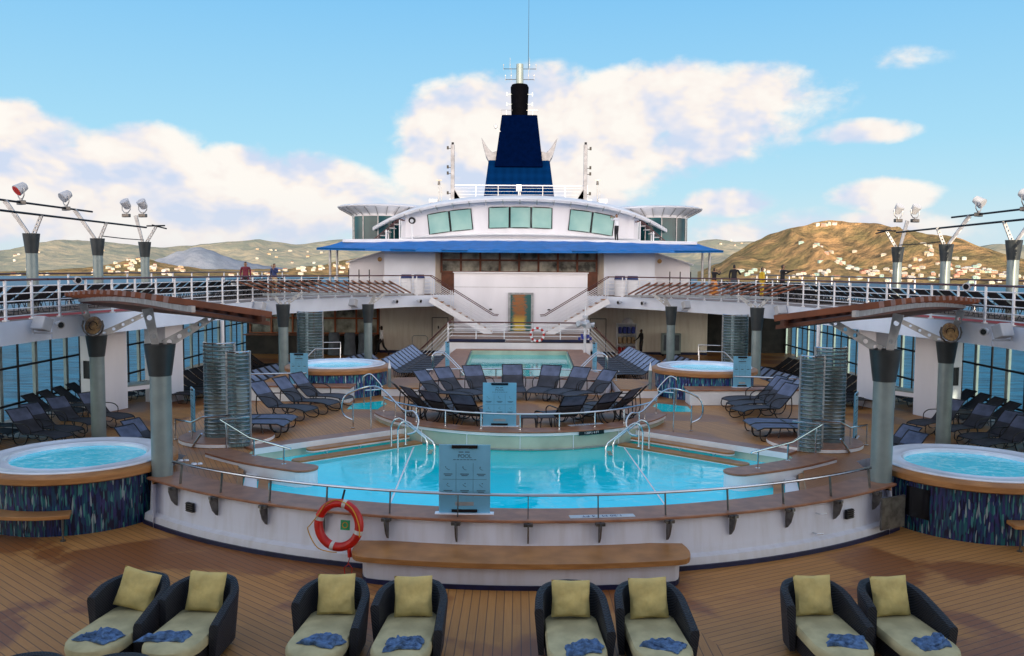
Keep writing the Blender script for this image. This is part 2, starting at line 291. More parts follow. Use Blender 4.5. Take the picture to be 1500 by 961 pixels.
# ------------------------------------------------------------------ mesh builder
class MB:
    def __init__(s): s.v = []; s.f = []; s.mi = []; s.cur = 0; s.sm = []
    def add(s, vs, fs, smooth=False):
        o = len(s.v); s.v += [tuple(v) for v in vs]
        for f in fs: s.f.append(tuple(o+i for i in f)); s.mi.append(s.cur); s.sm.append(smooth)
        return s
    def box(s, c, d, rz=0, rx=0, ry=0):
        x, y, z = d[0]/2, d[1]/2, d[2]/2
        m = Matrix.Translation(c) @ Matrix.Rotation(rz, 4, 'Z') @ Matrix.Rotation(ry, 4, 'Y') @ Matrix.Rotation(rx, 4, 'X')
        vs = [m @ Vector(p) for p in ((-x,-y,-z),(x,-y,-z),(x,y,-z),(-x,y,-z),(-x,-y,z),(x,-y,z),(x,y,z),(-x,y,z))]
        return s.add(vs, ((0,3,2,1),(4,5,6,7),(0,1,5,4),(1,2,6,5),(2,3,7,6),(3,0,4,7)))
    def beam(s, a, b, w, h=None, up=(0,0,1)):
        a, b = Vector(a), Vector(b); h = h or w; d = (b-a).normalized(); u = Vector(up)
        if abs(d.dot(u)) > .98: u = Vector((1,0,0))
        r = d.cross(u).normalized(); q = r.cross(d)
        vs = [p + r*i*w/2 + q*j*h/2 for p in (a, b) for i, j in ((-1,-1),(1,-1),(1,1),(-1,1))]
        return s.add(vs, ((3,2,1,0),(4,5,6,7),(0,1,5,4),(1,2,6,5),(2,3,7,6),(3,0,4,7)))
    def cyl(s, a, b, r0, r1=None, n=16, cap=True):
        a, b = Vector(a), Vector(b); r1 = r0 if r1 is None else r1; d = (b-a).normalized()
        u = Vector((0,0,1)) if abs(d.z) < .9 else Vector((1,0,0)); r = d.cross(u).normalized(); q = d.cross(r)
        vs = [p + (r*math.cos(2*PI*i/n) + q*math.sin(2*PI*i/n))*rr for p, rr in ((a, r0), (b, r1)) for i in range(n)]
        s.add(vs, [(i, (i+1) % n, n+(i+1) % n, n+i) for i in range(n)], n > 5)
        if cap: s.add(vs[:n], [tuple(range(n))][::-1]); s.add(vs[n:], [tuple(range(n))])
        return s
    def tube(s, pts, r, n=8, closed=False):
        P = [Vector(p) for p in pts]; k = len(P); rings = []
        ref = None
        for i, p in enumerate(P):
            if closed: t = (P[(i+1) % k]-P[i-1]).normalized()
            else: t = (P[min(i+1, k-1)]-P[max(i-1, 0)]).normalized()
            if ref is None: ref = Vector((0,0,1)) if abs(t.z) < .9 else Vector((1,0,0))
            a = t.cross(ref)
            if a.length < 1e-4: a = t.cross(Vector((0, 1, 0)))
            a.normalize(); b = a.cross(t).normalized(); ref = b
            rr = r[i] if isinstance(r, (list, tuple)) else r
            rings.append([p + (a*math.cos(2*PI*j/n)+b*math.sin(2*PI*j/n))*rr for j in range(n)])
        vs = [v for g in rings for v in g]; fs = []
        for i in range(k if closed else k-1):
            i2 = (i+1) % k
            for j in range(n): fs.append((i*n+j, i*n+(j+1) % n, i2*n+(j+1) % n, i2*n+j))
        s.add(vs, fs, True)
        if not closed: s.add(rings[0], [tuple(range(n))]); s.add(rings[-1], [tuple(range(n))])
        return s
    def lathe(s, prof, c=(0,0,0), n=48, a0=0., a1=2*PI):
        full = abs(a1-a0-2*PI) < 1e-6; k = n if full else n+1; vs = []
        for i in range(k):
            a = a0+(a1-a0)*i/n
            for r, z in prof: vs.append((c[0]+r*math.cos(a), c[1]+r*math.sin(a), c[2]+z))
        m = len(prof); fs = []
        for i in range(n):
            i2 = (i+1) % k
            for j in range(m-1): fs.append((i*m+j, i2*m+j, i2*m+j+1, i*m+j+1))
        return s.add(vs, fs, True)
    def prism(s, loops, z0, z1, top=True, bottom=True, sides=True):
        """loops[0] outer, the rest holes; 2d points"""
        ls = [[Vector((p[0], p[1], 0)) for p in l] for l in loops]
        tris = geometry.tessellate_polygon(ls); flat = [p for l in ls for p in l]
        if top: s.add([(p.x, p.y, z1) for p in flat], tris)
        if bottom: s.add([(p.x, p.y, z0) for p in flat], tris)
        if sides:
            for l in ls:
                k = len(l); s.add([(p.x, p.y, z) for z in (z0, z1) for p in l], [(i, (i+1) % k, k+(i+1) % k, k+i) for i in range(k)])
        return s
    def quad(s, a, b, c, d): return s.add((a, b, c, d), ((0,1,2,3),))
    def mat(s, i): s.cur = i; return s
    def build(s, name, mats, parent=None, bevel=0, weld=True):
        me = bpy.data.meshes.new(name); me.from_pydata(s.v, [], s.f)
        if not isinstance(mats, (list, tuple)): mats = [mats]
        for m_ in mats: me.materials.append(M[m_] if isinstance(m_, str) else m_)
        me.polygons.foreach_set('material_index', s.mi); me.polygons.foreach_set('use_smooth', s.sm)
        bm = bmesh.new(); bm.from_mesh(me)
        if weld: bmesh.ops.remove_doubles(bm, verts=bm.verts, dist=1e-5)
        bmesh.ops.recalc_face_normals(bm, faces=bm.faces); bm.to_mesh(me); bm.free()
        if any(s.sm):
            try: me.set_sharp_from_angle(angle=R(38))
            except Exception: pass
        o = bpy.data.objects.new(name, me); col.objects.link(o)
        if bevel:
            b = o.modifiers.new('bevel', 'BEVEL'); b.width = bevel; b.segments = 2; b.limit_method = 'ANGLE'; b.angle_limit = R(40)
        if parent is not None:
            o.parent = parent; o.matrix_parent_inverse = INV.get(parent.name, Matrix.Identity(4))
        return o
INV = {}
def thing(name, label, cat, loc=(0,0,0), rz=0, group=None, world=False):
    """an Empty at the thing's base; world=True: parts are given in world coordinates"""
    o = bpy.data.objects.new(name, None); col.objects.link(o); o.location = loc; o.rotation_euler = (0,0,rz); o.empty_display_size = .2
    o['label'] = label; o['category'] = cat
    if group: o['group'] = group
    if world: INV[o.name] = (Matrix.Translation(loc) @ Matrix.Rotation(rz, 4, 'Z')).inverted()
    return o
def tag(o, label, cat, group=None):
    o['label'] = label; o['category'] = cat
    if group: o['group'] = group
    return o
def struct(name, mb, m): o = mb.build(name, m); o['kind'] = 'structure'; return o
def dup(root, loc, rz=0, label=None, group=None, sc=None):
    r = root.copy(); col.objects.link(r); r.location = loc; r.rotation_euler = (0,0,rz)
    if label: r['label'] = label
    if group: r['group'] = group
    if sc: r.scale = sc
    for ch in list(root.children):
        c = ch.copy(); col.objects.link(c); c.parent = r
        for g in list(ch.children):
            d = g.copy(); col.objects.link(d); d.parent = c
    return r
ORD = ['first','second','third','fourth','fifth','sixth','seventh','eighth','ninth','tenth','eleventh','twelfth','thirteenth','fourteenth','fifteenth','sixteenth','seventeenth','eighteenth','nineteenth','twentieth']
SIDE = {-1: 'left', 1: 'right'}
def arc(c, r, a0, a1, n): return [(c[0]+r*math.cos(a0+(a1-a0)*i/n), c[1]+r*math.sin(a0+(a1-a0)*i/n)) for i in range(n+1)]
def smoothpath(pts, n=6):
    P = [Vector(p) for p in pts]; out = []
    for i in range(len(P)-1):
        p0, p1, p2, p3 = P[max(i-1,0)], P[i], P[i+1], P[min(i+2, len(P)-1)]
        for k in range(n):
            t = k/n; out.append(.5*((2*p1)+(p2-p0)*t+(2*p0-5*p1+4*p2-p3)*t*t+(-p0+3*p1-3*p2+p3)*t**3))
    out.append(P[-1]); return out
def text(body, size, loc, rot, mat, name, parent=None, extrude=.001):
    c = bpy.data.curves.new(name, 'FONT'); c.body = body; c.size = size; c.align_x = 'CENTER'; c.align_y = 'CENTER'; c.extrude = extrude
    c.materials.append(M[mat]); o = bpy.data.objects.new(name, c); col.objects.link(o)
    dg = bpy.context.evaluated_depsgraph_get(); me = bpy.data.meshes.new_from_object(o.evaluated_get(dg)); bpy.data.objects.remove(o)
    o = bpy.data.objects.new(name, me); col.objects.link(o)
    if not me.materials: me.materials.append(M[mat])
    o.location = loc; o.rotation_euler = rot
    if parent is not None: o.parent = parent
    return o
# ------------------------------------------------------------------ world: Nishita sky, clouds by direction
SUN_EL, SUN_AZ = R(4.2), R(176.5)     # the sun stands low behind the viewer
w = bpy.data.worlds.new('World'); scene.world = w; w.use_nodes = True
N, L = w.node_tree.nodes, w.node_tree.links; bg = N['Background']
sky = N.new('ShaderNodeTexSky'); sky.sky_type = 'NISHITA'; sky.sun_disc = False; sky.sun_elevation = SUN_EL; sky.sun_rotation = SUN_AZ
sky.air_density = 1.; sky.dust_density = .4; sky.ozone_density = 2.
tc = N.new('ShaderNodeTexCoord'); sp = N.new('ShaderNodeSeparateXYZ'); L.new(tc.outputs['Generated'], sp.inputs[0])
m_ = lambda op, a, b=None, c=None: math_n(N, L, op, a, b, c)
az = m_('ARCTAN2', sp.outputs[0], sp.outputs[1]); el = sp.outputs[2]
def ramp(x, stops, mode='LINEAR'):
    r = N.new('ShaderNodeValToRGB'); r.color_ramp.interpolation = mode
    while len(r.color_ramp.elements) < len(stops): r.color_ramp.elements.new(.5)
    for e, (p, c) in zip(r.color_ramp.elements, stops): e.position = p; e.color = (*c, 1)
    L.new(x, r.inputs[0]); return r.outputs[0]
grad = ramp(el, [(0., (.70, .88, .95)), (.05, (.60, .88, 1.0)), (.14, (.42, .79, 1.02)), (.30, (.24, .62, 1.0)), (.6, (.12, .36, .80)), (1., (.07, .22, .60))])
skc = N.new('ShaderNodeVectorMath'); skc.operation = 'SCALE'; L.new(sky.outputs[0], skc.inputs[0]); skc.inputs['Scale'].default_value = .10
base = mixc(N, L, .88, skc.outputs[0], grad)
cv = N.new('ShaderNodeCombineXYZ'); L.new(az, cv.inputs[0]); L.new(m_('MULTIPLY', el, 1.5), cv.inputs[1]); L.new(m_('MULTIPLY', sp.outputs[1], .15), cv.inputs[2])
def nz(scale, det, dist=0., rough=.55, off=0.):
    n = N.new('ShaderNodeTexNoise'); n.inputs['Scale'].default_value = scale; n.inputs['Detail'].default_value = det; n.inputs['Distortion'].default_value = dist; n.inputs['Roughness'].default_value = rough
    mp = N.new('ShaderNodeMapping'); mp.inputs['Location'].default_value = (off, off*.7, 0); L.new(cv.outputs[0], mp.inputs[0]); L.new(mp.outputs[0], n.inputs['Vector']); return n.outputs['Fac']
n1 = nz(8.5, 9, .12, .56); n2 = nz(4.5, 5, .2, .5, 3.1); n3 = nz(30, 6, .3, .6, 7.7)
blobs = [(850,195,290,95,1.05),(690,190,130,75,1.),(640,230,75,75,.9),(960,150,200,60,1.),(1080,185,130,60,.5),(740,270,170,60,.9),(930,290,110,40,.35),
         (110,285,260,75,1.1),(60,235,110,45,.8),(20,215,60,36,.8),(200,240,120,45,.8),(390,290,190,62,1.15),(345,250,70,36,.9),(455,265,85,40,.9),
         (1245,206,85,20,.6),(1285,290,80,26,.8),(1060,297,80,26,.8),(1310,112,70,16,.2),(970,240,35,30,.45),(1180,335,230,34,.5),(200,335,330,45,.8),(560,320,160,35,.6),(760,300,220,50,.7),(580,200,60,24,.3),(1120,150,120,45,.55)]
tot = None
for px, py, sx_, sy_, wgt in blobs:
    a0, e0 = math.atan((px-758)/F), math.sin(math.atan((393-py)/F)); sa, se = sx_/F*1.08, sy_/F*1.08
    da = m_('POWER', m_('DIVIDE', m_('SUBTRACT', az, a0), sa), 2.); de = m_('POWER', m_('DIVIDE', m_('SUBTRACT', el, e0), se), 2.)
    v = m_('MULTIPLY', m_('MAXIMUM', m_('SUBTRACT', 1., m_('ADD', da, de)), 0.), wgt)
    tot = v if tot is None else m_('MAXIMUM', tot, v)
front = m_('GREATER_THAN', sp.outputs[1], .25)
tot = m_('MULTIPLY', tot, front)
dens = m_('ADD', m_('MULTIPLY', tot, 1.15), m_('MULTIPLY', m_('SUBTRACT', n1, .5), 2.4)); dens = m_('ADD', dens, m_('MULTIPLY', m_('SUBTRACT', n3, .5), .45))
cm = N.new('ShaderNodeMapRange'); cm.interpolation_type = 'SMOOTHSTEP'; cm.inputs[1].default_value = .15; cm.inputs[2].default_value = .68; L.new(dens, cm.inputs[0])
cmask = m_('MULTIPLY', cm.outputs[0], m_('MINIMUM', m_('MULTIPLY', tot, 7.), 1.))
# other parts of the dome: loose cloud
ow = N.new('ShaderNodeMapRange'); ow.inputs[1].default_value = .55; ow.inputs[2].default_value = .7; L.new(n2, ow.inputs[0])
oth = m_('MULTIPLY', m_('MULTIPLY', ow.outputs[0], m_('SUBTRACT', 1., front)), m_('GREATER_THAN', el, 0.))
cmask = m_('MAXIMUM', cmask, m_('MULTIPLY', oth, .7))
# lit tops, lavender bases
sh = N.new('ShaderNodeMapRange'); sh.inputs[1].default_value = .28; sh.inputs[2].default_value = .70
def nz2(lx, ly, det=4):
    n = N.new('ShaderNodeTexNoise'); n.inputs['Scale'].default_value = 8.5; n.inputs['Detail'].default_value = det; n.inputs['Distortion'].default_value = .12; n.inputs['Roughness'].default_value = .56
    mp = N.new('ShaderNodeMapping'); mp.inputs['Location'].default_value = (lx, ly, 0); L.new(cv.outputs[0], mp.inputs[0]); L.new(mp.outputs[0], n.inputs['Vector']); return n.outputs['Fac']
lo_, up_ = nz2(0, 0), nz2(.012, .035)
L.new(m_('ADD', m_('ADD', m_('MULTIPLY', n2, .55), m_('MULTIPLY', m_('SUBTRACT', lo_, up_), 2.0)), m_('ADD', m_('MULTIPLY', el, .55), .14)), sh.inputs[0])
ccol = ramp(sh.outputs[0], [(0., (.64, .73, .90)), (.35, (.80, .81, .89)), (.65, (.97, .90, .85)), (1., (1.0, .96, .90))])
out = mixc(N, L, cmask, base, ccol)
# the evening side of the sky (behind the viewer) and the pale high cloud overhead
wb = N.new('ShaderNodeMapRange'); wb.interpolation_type = 'SMOOTHSTEP'; wb.inputs[1].default_value = .35; wb.inputs[2].default_value = -.45; L.new(sp.outputs[1], wb.inputs[0])
warm = ramp(el, [(0., (5.4, 4.3, 3.5)), (.20, (4.8, 4.1, 3.6)), (.36, (.95, .98, 1.08)), (.7, (.66, .76, .92)), (1., (.50, .62, .82))])
out = mixc(N, L, wb.outputs[0], out, warm)
zc = N.new('ShaderNodeMapRange'); zc.interpolation_type = 'SMOOTHSTEP'; zc.inputs[1].default_value = .45; zc.inputs[2].default_value = .9; L.new(el, zc.inputs[0])
out = mixc(N, L, m_('MULTIPLY', zc.outputs[0], .8), out, (.56, .66, .82))
hz = N.new('ShaderNodeMapRange'); hz.inputs[1].default_value = .09; hz.inputs[2].default_value = .0; L.new(el, hz.inputs[0])
hzn = m_('MULTIPLY', hz.outputs[0], m_('ADD', m_('MULTIPLY', n2, .8), .05))
out = mixc(N, L, hzn, out, (.74, .76, .82))
L.new(out, bg.inputs[0]); bg.inputs[1].default_value = 1.0
SKYSTR = bg

sd = bpy.data.lights.new('sun', 'SUN'); sd.energy = 5.; sd.angle = R(.5); sd.color = (1., .80, .56)
so = bpy.data.objects.new('sun', sd); col.objects.link(so)
sdir = Vector((math.sin(SUN_AZ)*math.cos(SUN_EL), math.cos(SUN_AZ)*math.cos(SUN_EL), math.sin(SUN_EL)))
so.rotation_euler = sdir.to_track_quat('Z', 'Y').to_euler()

# ------------------------------------------------------------------ sea and hills
SEA = -22.
mb = MB(); mb.add([(-15000,-6000,SEA),(15000,-6000,SEA),(15000,16000,SEA),(-15000,16000,SEA)], [(0,1,2,3)])
struct('sea', mb, 'sea_water')
def interp(pts, x):
    if x <= pts[0][0]: return pts[0][1]
    for (a, b), (c, d) in zip(pts, pts[1:]):
        if x <= c:
            t = (x-a)/(c-a); t = t*t*(3-2*t)*.5+t*.5; return b+(d-b)*t
    return pts[-1][1]
HILLS = {}
def hill(name, mat, ridge, r0, r1, px0, px1, seed, rough=.22, na=260, nr=60):
    """ridge: (pixel column, pixel row) pairs giving the skyline seen from the ship"""
    def height(px, r):
        y = interp(ridge, px)+1.6*noise.noise(Vector((px*.035, seed, 0)))+.8*noise.noise(Vector((px*.11, seed, 3))); peak = r0+(r1-r0)*.72
        y -= (px-758)*ROLL; H = max(0., (394.5-y)/F*peak*math.cos(math.atan((px-758)/F))+7-SEA)
        t = (r-r0)/(peak-r0)
        p = math.sin(min(t, 1)*PI/2)**1.15 if t < 1 else max(0, 1-(r-peak)/(r1-peak)*.9)
        az_ = math.atan((px-758)/F); x, yy = math.sin(az_)*r, math.cos(az_)*r
        q = Vector((x*.0022+seed, yy*.0022, seed))
        n = noise.fractal(q, 1., 2.1, 5)
        rid = 1-abs(noise.noise(Vector((x*.0042+seed, yy*.0012, seed*2))))*1.6-abs(noise.noise(Vector((x*.011+seed, yy*.004, seed))))*.6
        k = 1-abs(t-1)**.8 if abs(t-1) < 1 else 0
        e = H*p*(1+rough*n*(1-.75*max(0, k)) - .62*(1-rid)*(1-max(0, k)**2.2)*min(1, t*3)*(rough/.42)**.3)
        return x, yy, SEA-2+max(0, e)
    HILLS[name] = height
    mb = MB(); vs = []
    for i in range(na+1):
        px = px0+(px1-px0)*i/na
        for j in range(nr+1): vs.append(height(px, r0+(r1-r0)*j/nr))
    mb.add(vs, [(i*(nr+1)+j, (i+1)*(nr+1)+j, (i+1)*(nr+1)+j+1, i*(nr+1)+j+1) for i in range(na) for j in range(nr)], True)
    o = struct(name, mb, mat); return o
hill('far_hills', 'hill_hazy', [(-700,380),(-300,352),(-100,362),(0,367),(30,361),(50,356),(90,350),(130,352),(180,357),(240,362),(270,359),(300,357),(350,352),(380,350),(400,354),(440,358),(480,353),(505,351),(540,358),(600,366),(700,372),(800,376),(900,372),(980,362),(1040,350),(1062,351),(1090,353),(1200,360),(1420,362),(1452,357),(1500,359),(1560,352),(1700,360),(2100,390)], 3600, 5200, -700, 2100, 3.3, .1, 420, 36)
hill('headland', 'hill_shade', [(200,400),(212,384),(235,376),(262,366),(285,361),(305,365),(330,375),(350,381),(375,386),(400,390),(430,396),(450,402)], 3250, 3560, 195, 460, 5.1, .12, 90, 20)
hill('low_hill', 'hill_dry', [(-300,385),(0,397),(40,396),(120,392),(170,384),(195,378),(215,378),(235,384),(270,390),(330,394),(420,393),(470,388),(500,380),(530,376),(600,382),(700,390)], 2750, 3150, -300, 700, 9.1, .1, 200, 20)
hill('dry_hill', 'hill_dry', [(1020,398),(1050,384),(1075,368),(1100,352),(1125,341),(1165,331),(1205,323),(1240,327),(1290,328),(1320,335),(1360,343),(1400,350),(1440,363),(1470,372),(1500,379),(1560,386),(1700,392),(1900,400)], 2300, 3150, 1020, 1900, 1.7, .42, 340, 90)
def house(px, t, hname, r0, r1, i, k, label, group):
    r = r0+(r1-r0)*t; x, y, z = HILLS[hname](px, r)
    wd, dp, ht = random.uniform(7, 15), random.uniform(7, 11), random.uniform(4, 6.5); rz = random.uniform(-.6, .6)
    mb = MB(); mb.box((0, 0, ht/2-2), (wd, dp, ht+4))
    if random.random() < .4: mb.box((wd*.35, -dp*.3, ht*.3-2), (wd*.6, dp*.8, ht*.6+4))
    mb.mat(1)
    for q in range(int(wd//4)): mb.box((-wd/2+2.5+q*4, -dp/2-.05, ht*.55), (1.4, .2, 1.6))
    mb.mat(2)
    rh = random.uniform(1.2, 2.6); a, b = wd/2+.6, dp/2+.6
    mb.add([(-a,-b,ht),(a,-b,ht),(a,b,ht),(-a,b,ht),(-a*.5,0,ht+rh),(a*.5,0,ht+rh)], [(0,1,5,4),(1,2,5),(2,3,4,5),(3,0,4)])
    o = mb.build('house', ['house_%d' % k, 'dark_interior', random.choice(['far_roof', 'house_0', 'house_3', 'house_2'])])
    o.location = (x, y, z); o.rotation_euler = (0, 0, rz-math.atan((px-758)/F)); o['label'] = label; o['category'] = 'house'; o['group'] = group
clusters = [(1235,.34,26,.10,16),(1330,.22,40,.10,14),(1185,.5,30,.15,6),(1120,.16,30,.08,7),(1200,.14,60,.06,12),(1400,.3,50,.13,22),(1460,.2,60,.12,24),(1350,.1,60,.05,14),(1270,.14,50,.06,12),(1205,.97,14,.015,5),(1345,.5,18,.1,8),(1250,.5,60,.2,6),(1095,.2,20,.08,5)]
for px, t, dp, dt, n in clusters:
    for i in range(n):
        house(random.gauss(px, dp*.55), min(.99, max(.03, random.gauss(t*.72 if t < .9 else .70, dt*.5))), 'dry_hill', 2300, 3150, i, random.choice([0,0,3,3,1,2,4]), 'small pale house on the dry brown hillside', 'houses scattered over the dry brown hillside')
for px, t, dp, dt, n in [(330,.30,60,.1,10),(440,.45,60,.12,12),(60,.3,60,.1,6),(1070,.5,30,.1,5)]:
    for i in range(n):
        house(random.gauss(px, dp*.6), min(.66, max(.05, random.gauss(t, dt))), 'far_hills', 3600, 5200, i, random.choice([0,0,1,3]), 'tiny pale house high on the hazy far hills', 'houses on the hazy far hills')
for px, t, dp, dt, n in [(190,.35,26,.15,22),(240,.3,30,.12,14),(150,.3,30,.1,6),(460,.35,40,.15,20),(515,.4,25,.15,12),(60,.15,50,.05,6),(380,.3,40,.1,8)]:
    for i in range(n):
        house(random.gauss(px, dp*.6), min(.9, max(.05, random.gauss(t, dt))), 'low_hill', 2750, 3150, i, random.choice([0,0,1,3]), 'small sunlit house along the low shore hills', 'houses along the low shore hills')

# ------------------------------------------------------------------ ship: hull, decks
mb = MB(); mb.prism([[(-16.7,-16),(-16.7,90),(-9,120),(0,135),(9,120),(16.7,90),(16.7,-16)]], -25, -.01)
struct('ship_hull', mb, 'hull_paint')
mb = MB(); mb.add([(-16.7,-16,0),(16.7,-16,0),(16.7,62,0),(-16.7,62,0)], [(0,1,2,3)])
struct('main_deck_floor', mb, 'deck_planks')
C0 = (0., 25.1)
def pol(th, r, z=None):            # angle from the aft direction, degrees
    p = (C0[0]+r*math.sin(R(th)), C0[1]-r*math.cos(R(th)))
    return p if z is None else (*p, z)
side = [(7.05,16.3),(7.4,18.9),(8.7,19.9),(9.0,21.3),(9.3,26),(9.4,33),(9,37),(6,40.2),(3.3,40.6)]
outer = [pol(t, 11.05) for t in range(-41, 42, 2)] + side + [(-x, y) for x, y in reversed(side)]
hole = [pol(t, 10.45) for t in range(-31, 32, 2)] + [(6.0,18.2),(6.1,19.4),(2.97,22.13)] + [pol(t, 4.2) for t in range(40, -41, -5)] + [(-2.97,22.13),(-6.1,19.4),(-6.0,18.2)]
mb = MB(); mb.prism([outer, hole], .02, .85, bottom=False, sides=False); struct('terrace_floor', mb, 'terrace_planks')
mb = MB()
k = len(outer); side_loop = outer[38:] if False else outer
ids = range(41, k-1)
for i in ids:
    a, b = outer[i], outer[(i+1) % k]; mb.quad((*a, 0), (*b, 0), (*b, .85), (*a, .85))
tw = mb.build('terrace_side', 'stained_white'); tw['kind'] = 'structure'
# pool basin: walls and floor below the waterline
mb = MB(); kk = len(hole)
for i in range(kk):
    a, b = hole[i], hole[(i+1) % kk]; mb.quad((*a, -.8), (*b, -.8), (*b, .846), (*a, .846))
pool = thing('swimming_pool', 'large curved turquoise swimming pool with white walls in front of the lounge terrace', 'swimming pool', (0, 18, 0), world=True)
mb.build('basin', 'tile_cream', pool)
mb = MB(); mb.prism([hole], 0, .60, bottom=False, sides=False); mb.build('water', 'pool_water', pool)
# front wall with its coaming
ow_ = thing('pool_wall', 'curved white pool wall with navy base line and teak coaming', 'wall', (0, 14, 0), world=True)
mb = MB(); T = [t*1.0 for t in range(-41, 42)]
def ringwall(mb, r0, z0, r1, z1, T):
    vs = [pol(t, r, z) for t in T for r, z in ((r0, z0), (r1, z1))]
    mb.add(vs, [(2*i, 2*i+2, 2*i+3, 2*i+1) for i in range(len(T)-1)], True)
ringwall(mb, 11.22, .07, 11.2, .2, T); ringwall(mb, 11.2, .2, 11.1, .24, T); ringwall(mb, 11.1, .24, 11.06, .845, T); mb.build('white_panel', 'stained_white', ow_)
mb = MB(); ringwall(mb, 11.25, 0., 11.25, .075, T); ringwall(mb, 11.25, .075, 11.2, .08, T); mb.build('base_stripe', 'navy', ow_)
def ring_slab(mb, r0, r1, z0, z1, T, rnd=0):
    vs = []
    for t in T: vs += [pol(t, r0, z0), pol(t, r1, z0), pol(t, r1, z1), pol(t, r0, z1)]
    n = len(T)-1; fs = []
    for i in range(n):
        for j in range(4): fs.append((4*i+j, 4*i+(j+1) % 4, 4*i+4+(j+1) % 4, 4*i+4+j))
    fs += [(0,1,2,3), (4*n, 4*n+1, 4*n+2, 4*n+3)]
    return mb.add(vs, fs)
mb = MB(); ring_slab(mb, 10.42, 11.16, .856, .905, T); o = mb.build('coaming', 'teak_edge', ow_, bevel=.012)
for s, th in ((-1, -33.5), (1, 33.0)):      # square vents
    p = pol(th, 11.13); mb = MB(); mb.box((p[0], p[1], .55), (.20, .05, .17), rz=R(th)); vn = mb.build('vent', 'black_metal', ow_)
    mb = MB()
    for q in range(4): mb.box((*pol(th, 11.165), .49+.04*q), (.19, .02, .012), rz=R(th))
    mb.build('vent_slat', 'bracket_metal', vn)
for th, z in ((28.5, .68), (28.2, .33)):
    mb = MB(); p = pol(th, 11.1, z); q = pol(th, 11.2, z); e = pol(th+.7, 11.22, z-.01); mb.tube([p, q, e], .012, 6); mb.build('hook', 'chrome', ow_)
# entry steps beside the tongues, tongues, wood treads
for s in (-1, 1):
    t = thing('entry_steps', 'low teak and white entry steps between the %s curved tongue and the pool wall' % SIDE[s], 'steps', (s*5.3, 16.8, 0), world=True)
    for k_, (f0, f1, z, m) in enumerate(((0, .28, .80, 'teak'), (.28, .62, .74, 'white_paint'), (.62, .9, .68, 'teak'))):
        a = Vector((s*5.55, 16.25)); b = Vector((s*6.02, 18.05)); d = Vector((-s*.86, -.1))
        mb = MB(); mb.prism([[tuple(a+d*f0), tuple(a+d*f1), tuple(b+d*f1+Vector((0,-.2))), tuple(b+d*f0)]], .3, z); mb.build('tread', m, t)
    a, b = Vector((s*6.75, 19.0)), Vector((s*4.45, 17.45)); d = (b-a).normalized(); nrm = Vector((-d.y, d.x))
    pts = []
    Ln = (b-a).length
    for i in range(9):
        q = i/8; pts.append(a+d*Ln*q+nrm*.30*s*(-1)+nrm*(.12*math.sin(q*PI)*s))
    end = [b+Vector((math.cos(A), math.sin(A)))*.30 for A in [math.atan2(-nrm.y*s, -nrm.x*s)+s*PI*i/10 for i in range(1, 10)]]
    back = []
    for i in range(9):
        q = 1-i/8; back.append(a+d*Ln*q+nrm*.30*s+nrm*(.12*math.sin(q*PI)*s))
    loop = [tuple(p) for p in pts+end+back]
    t = thing('pool_divider', 'rounded white divider with teak top reaching into the pool on the %s' % SIDE[s], 'divider', (s*5.5, 18, 0), world=True)
    mb = MB(); mb.prism([loop], .1, .90); mb.build('side', 'white_paint', t)
    mb = MB(); mb.prism([[(p[0]*1.0+ (p[0]-s*5.6)*.015, p[1]+(p[1]-18.2)*.03) for p in loop]], .905, .95); mb.build('top', 'teak_edge', t, bevel=.01)
    # teak stair treads down the terrace edge into the water
    e0, e1 = Vector((s*5.6, 19.85)), Vector((s*3.1, 22.05)); dd = (e1-e0).normalized(); nn = Vector((dd.y, -dd.x))*s
    if nn.y > 0: nn = -nn
    t = thing('pool_steps', 'two long teak treads on white brackets stepping into the water on the %s' % SIDE[s], 'steps', (s*4.3, 20.8, 0), world=True)
    for off, z, q0, q1 in ((.12, .79, .22, 1.0), (.5, .66, .05, 1.04)):
        A, B = e0+(e1-e0)*q0+nn*off, e0+(e1-e0)*q1+nn*off
        cc = A+nn*.17; lp = [tuple(A), tuple(B), tuple(B+nn*.34)] + [tuple(cc+(-dd)*math.sin(x)*.17+nn*math.cos(x)*.17) for x in [PI*i/8 for i in range(0, 8)]]
        mb = MB(); mb.prism([lp], z-.045, z); mb.build('tread', 'teak', t, bevel=.008)
        mb = MB(); mb.prism([lp], z-.075, z-.047)
        for q in (.15, .5, .85): p = A+(B-A)*q+nn*.17; mb.beam((*p, z-.06), (*(p-nn*.15), z-.25), .05, .03)
        mb.build('bracket', 'white_paint', t)
    # white kerb under the terrace edge
    mb = MB(); A, B = Vector((s*6.08, 19.42)), Vector((s*3.0, 22.1)); nn2 = nn*.02
    mb.prism([[tuple(A+nn2), tuple(B+nn2), tuple(B-nn*.45), tuple(A-nn*.45)]], .852, .90); o = mb.build('edge_board', 'teak_edge'); tag(o, 'straight teak edge board along the %s side of the pool' % SIDE[s], 'edge board')
    mb = MB(); mb.prism([[tuple(A+nn*.05), tuple(B+nn*.05), tuple(B+nn*.02), tuple(A+nn*.02)]], .77, .90); o = mb.build('edge_trim', 'white_paint'); tag(o, 'white trim strip below the teak edge on the %s of the pool' % SIDE[s], 'trim')

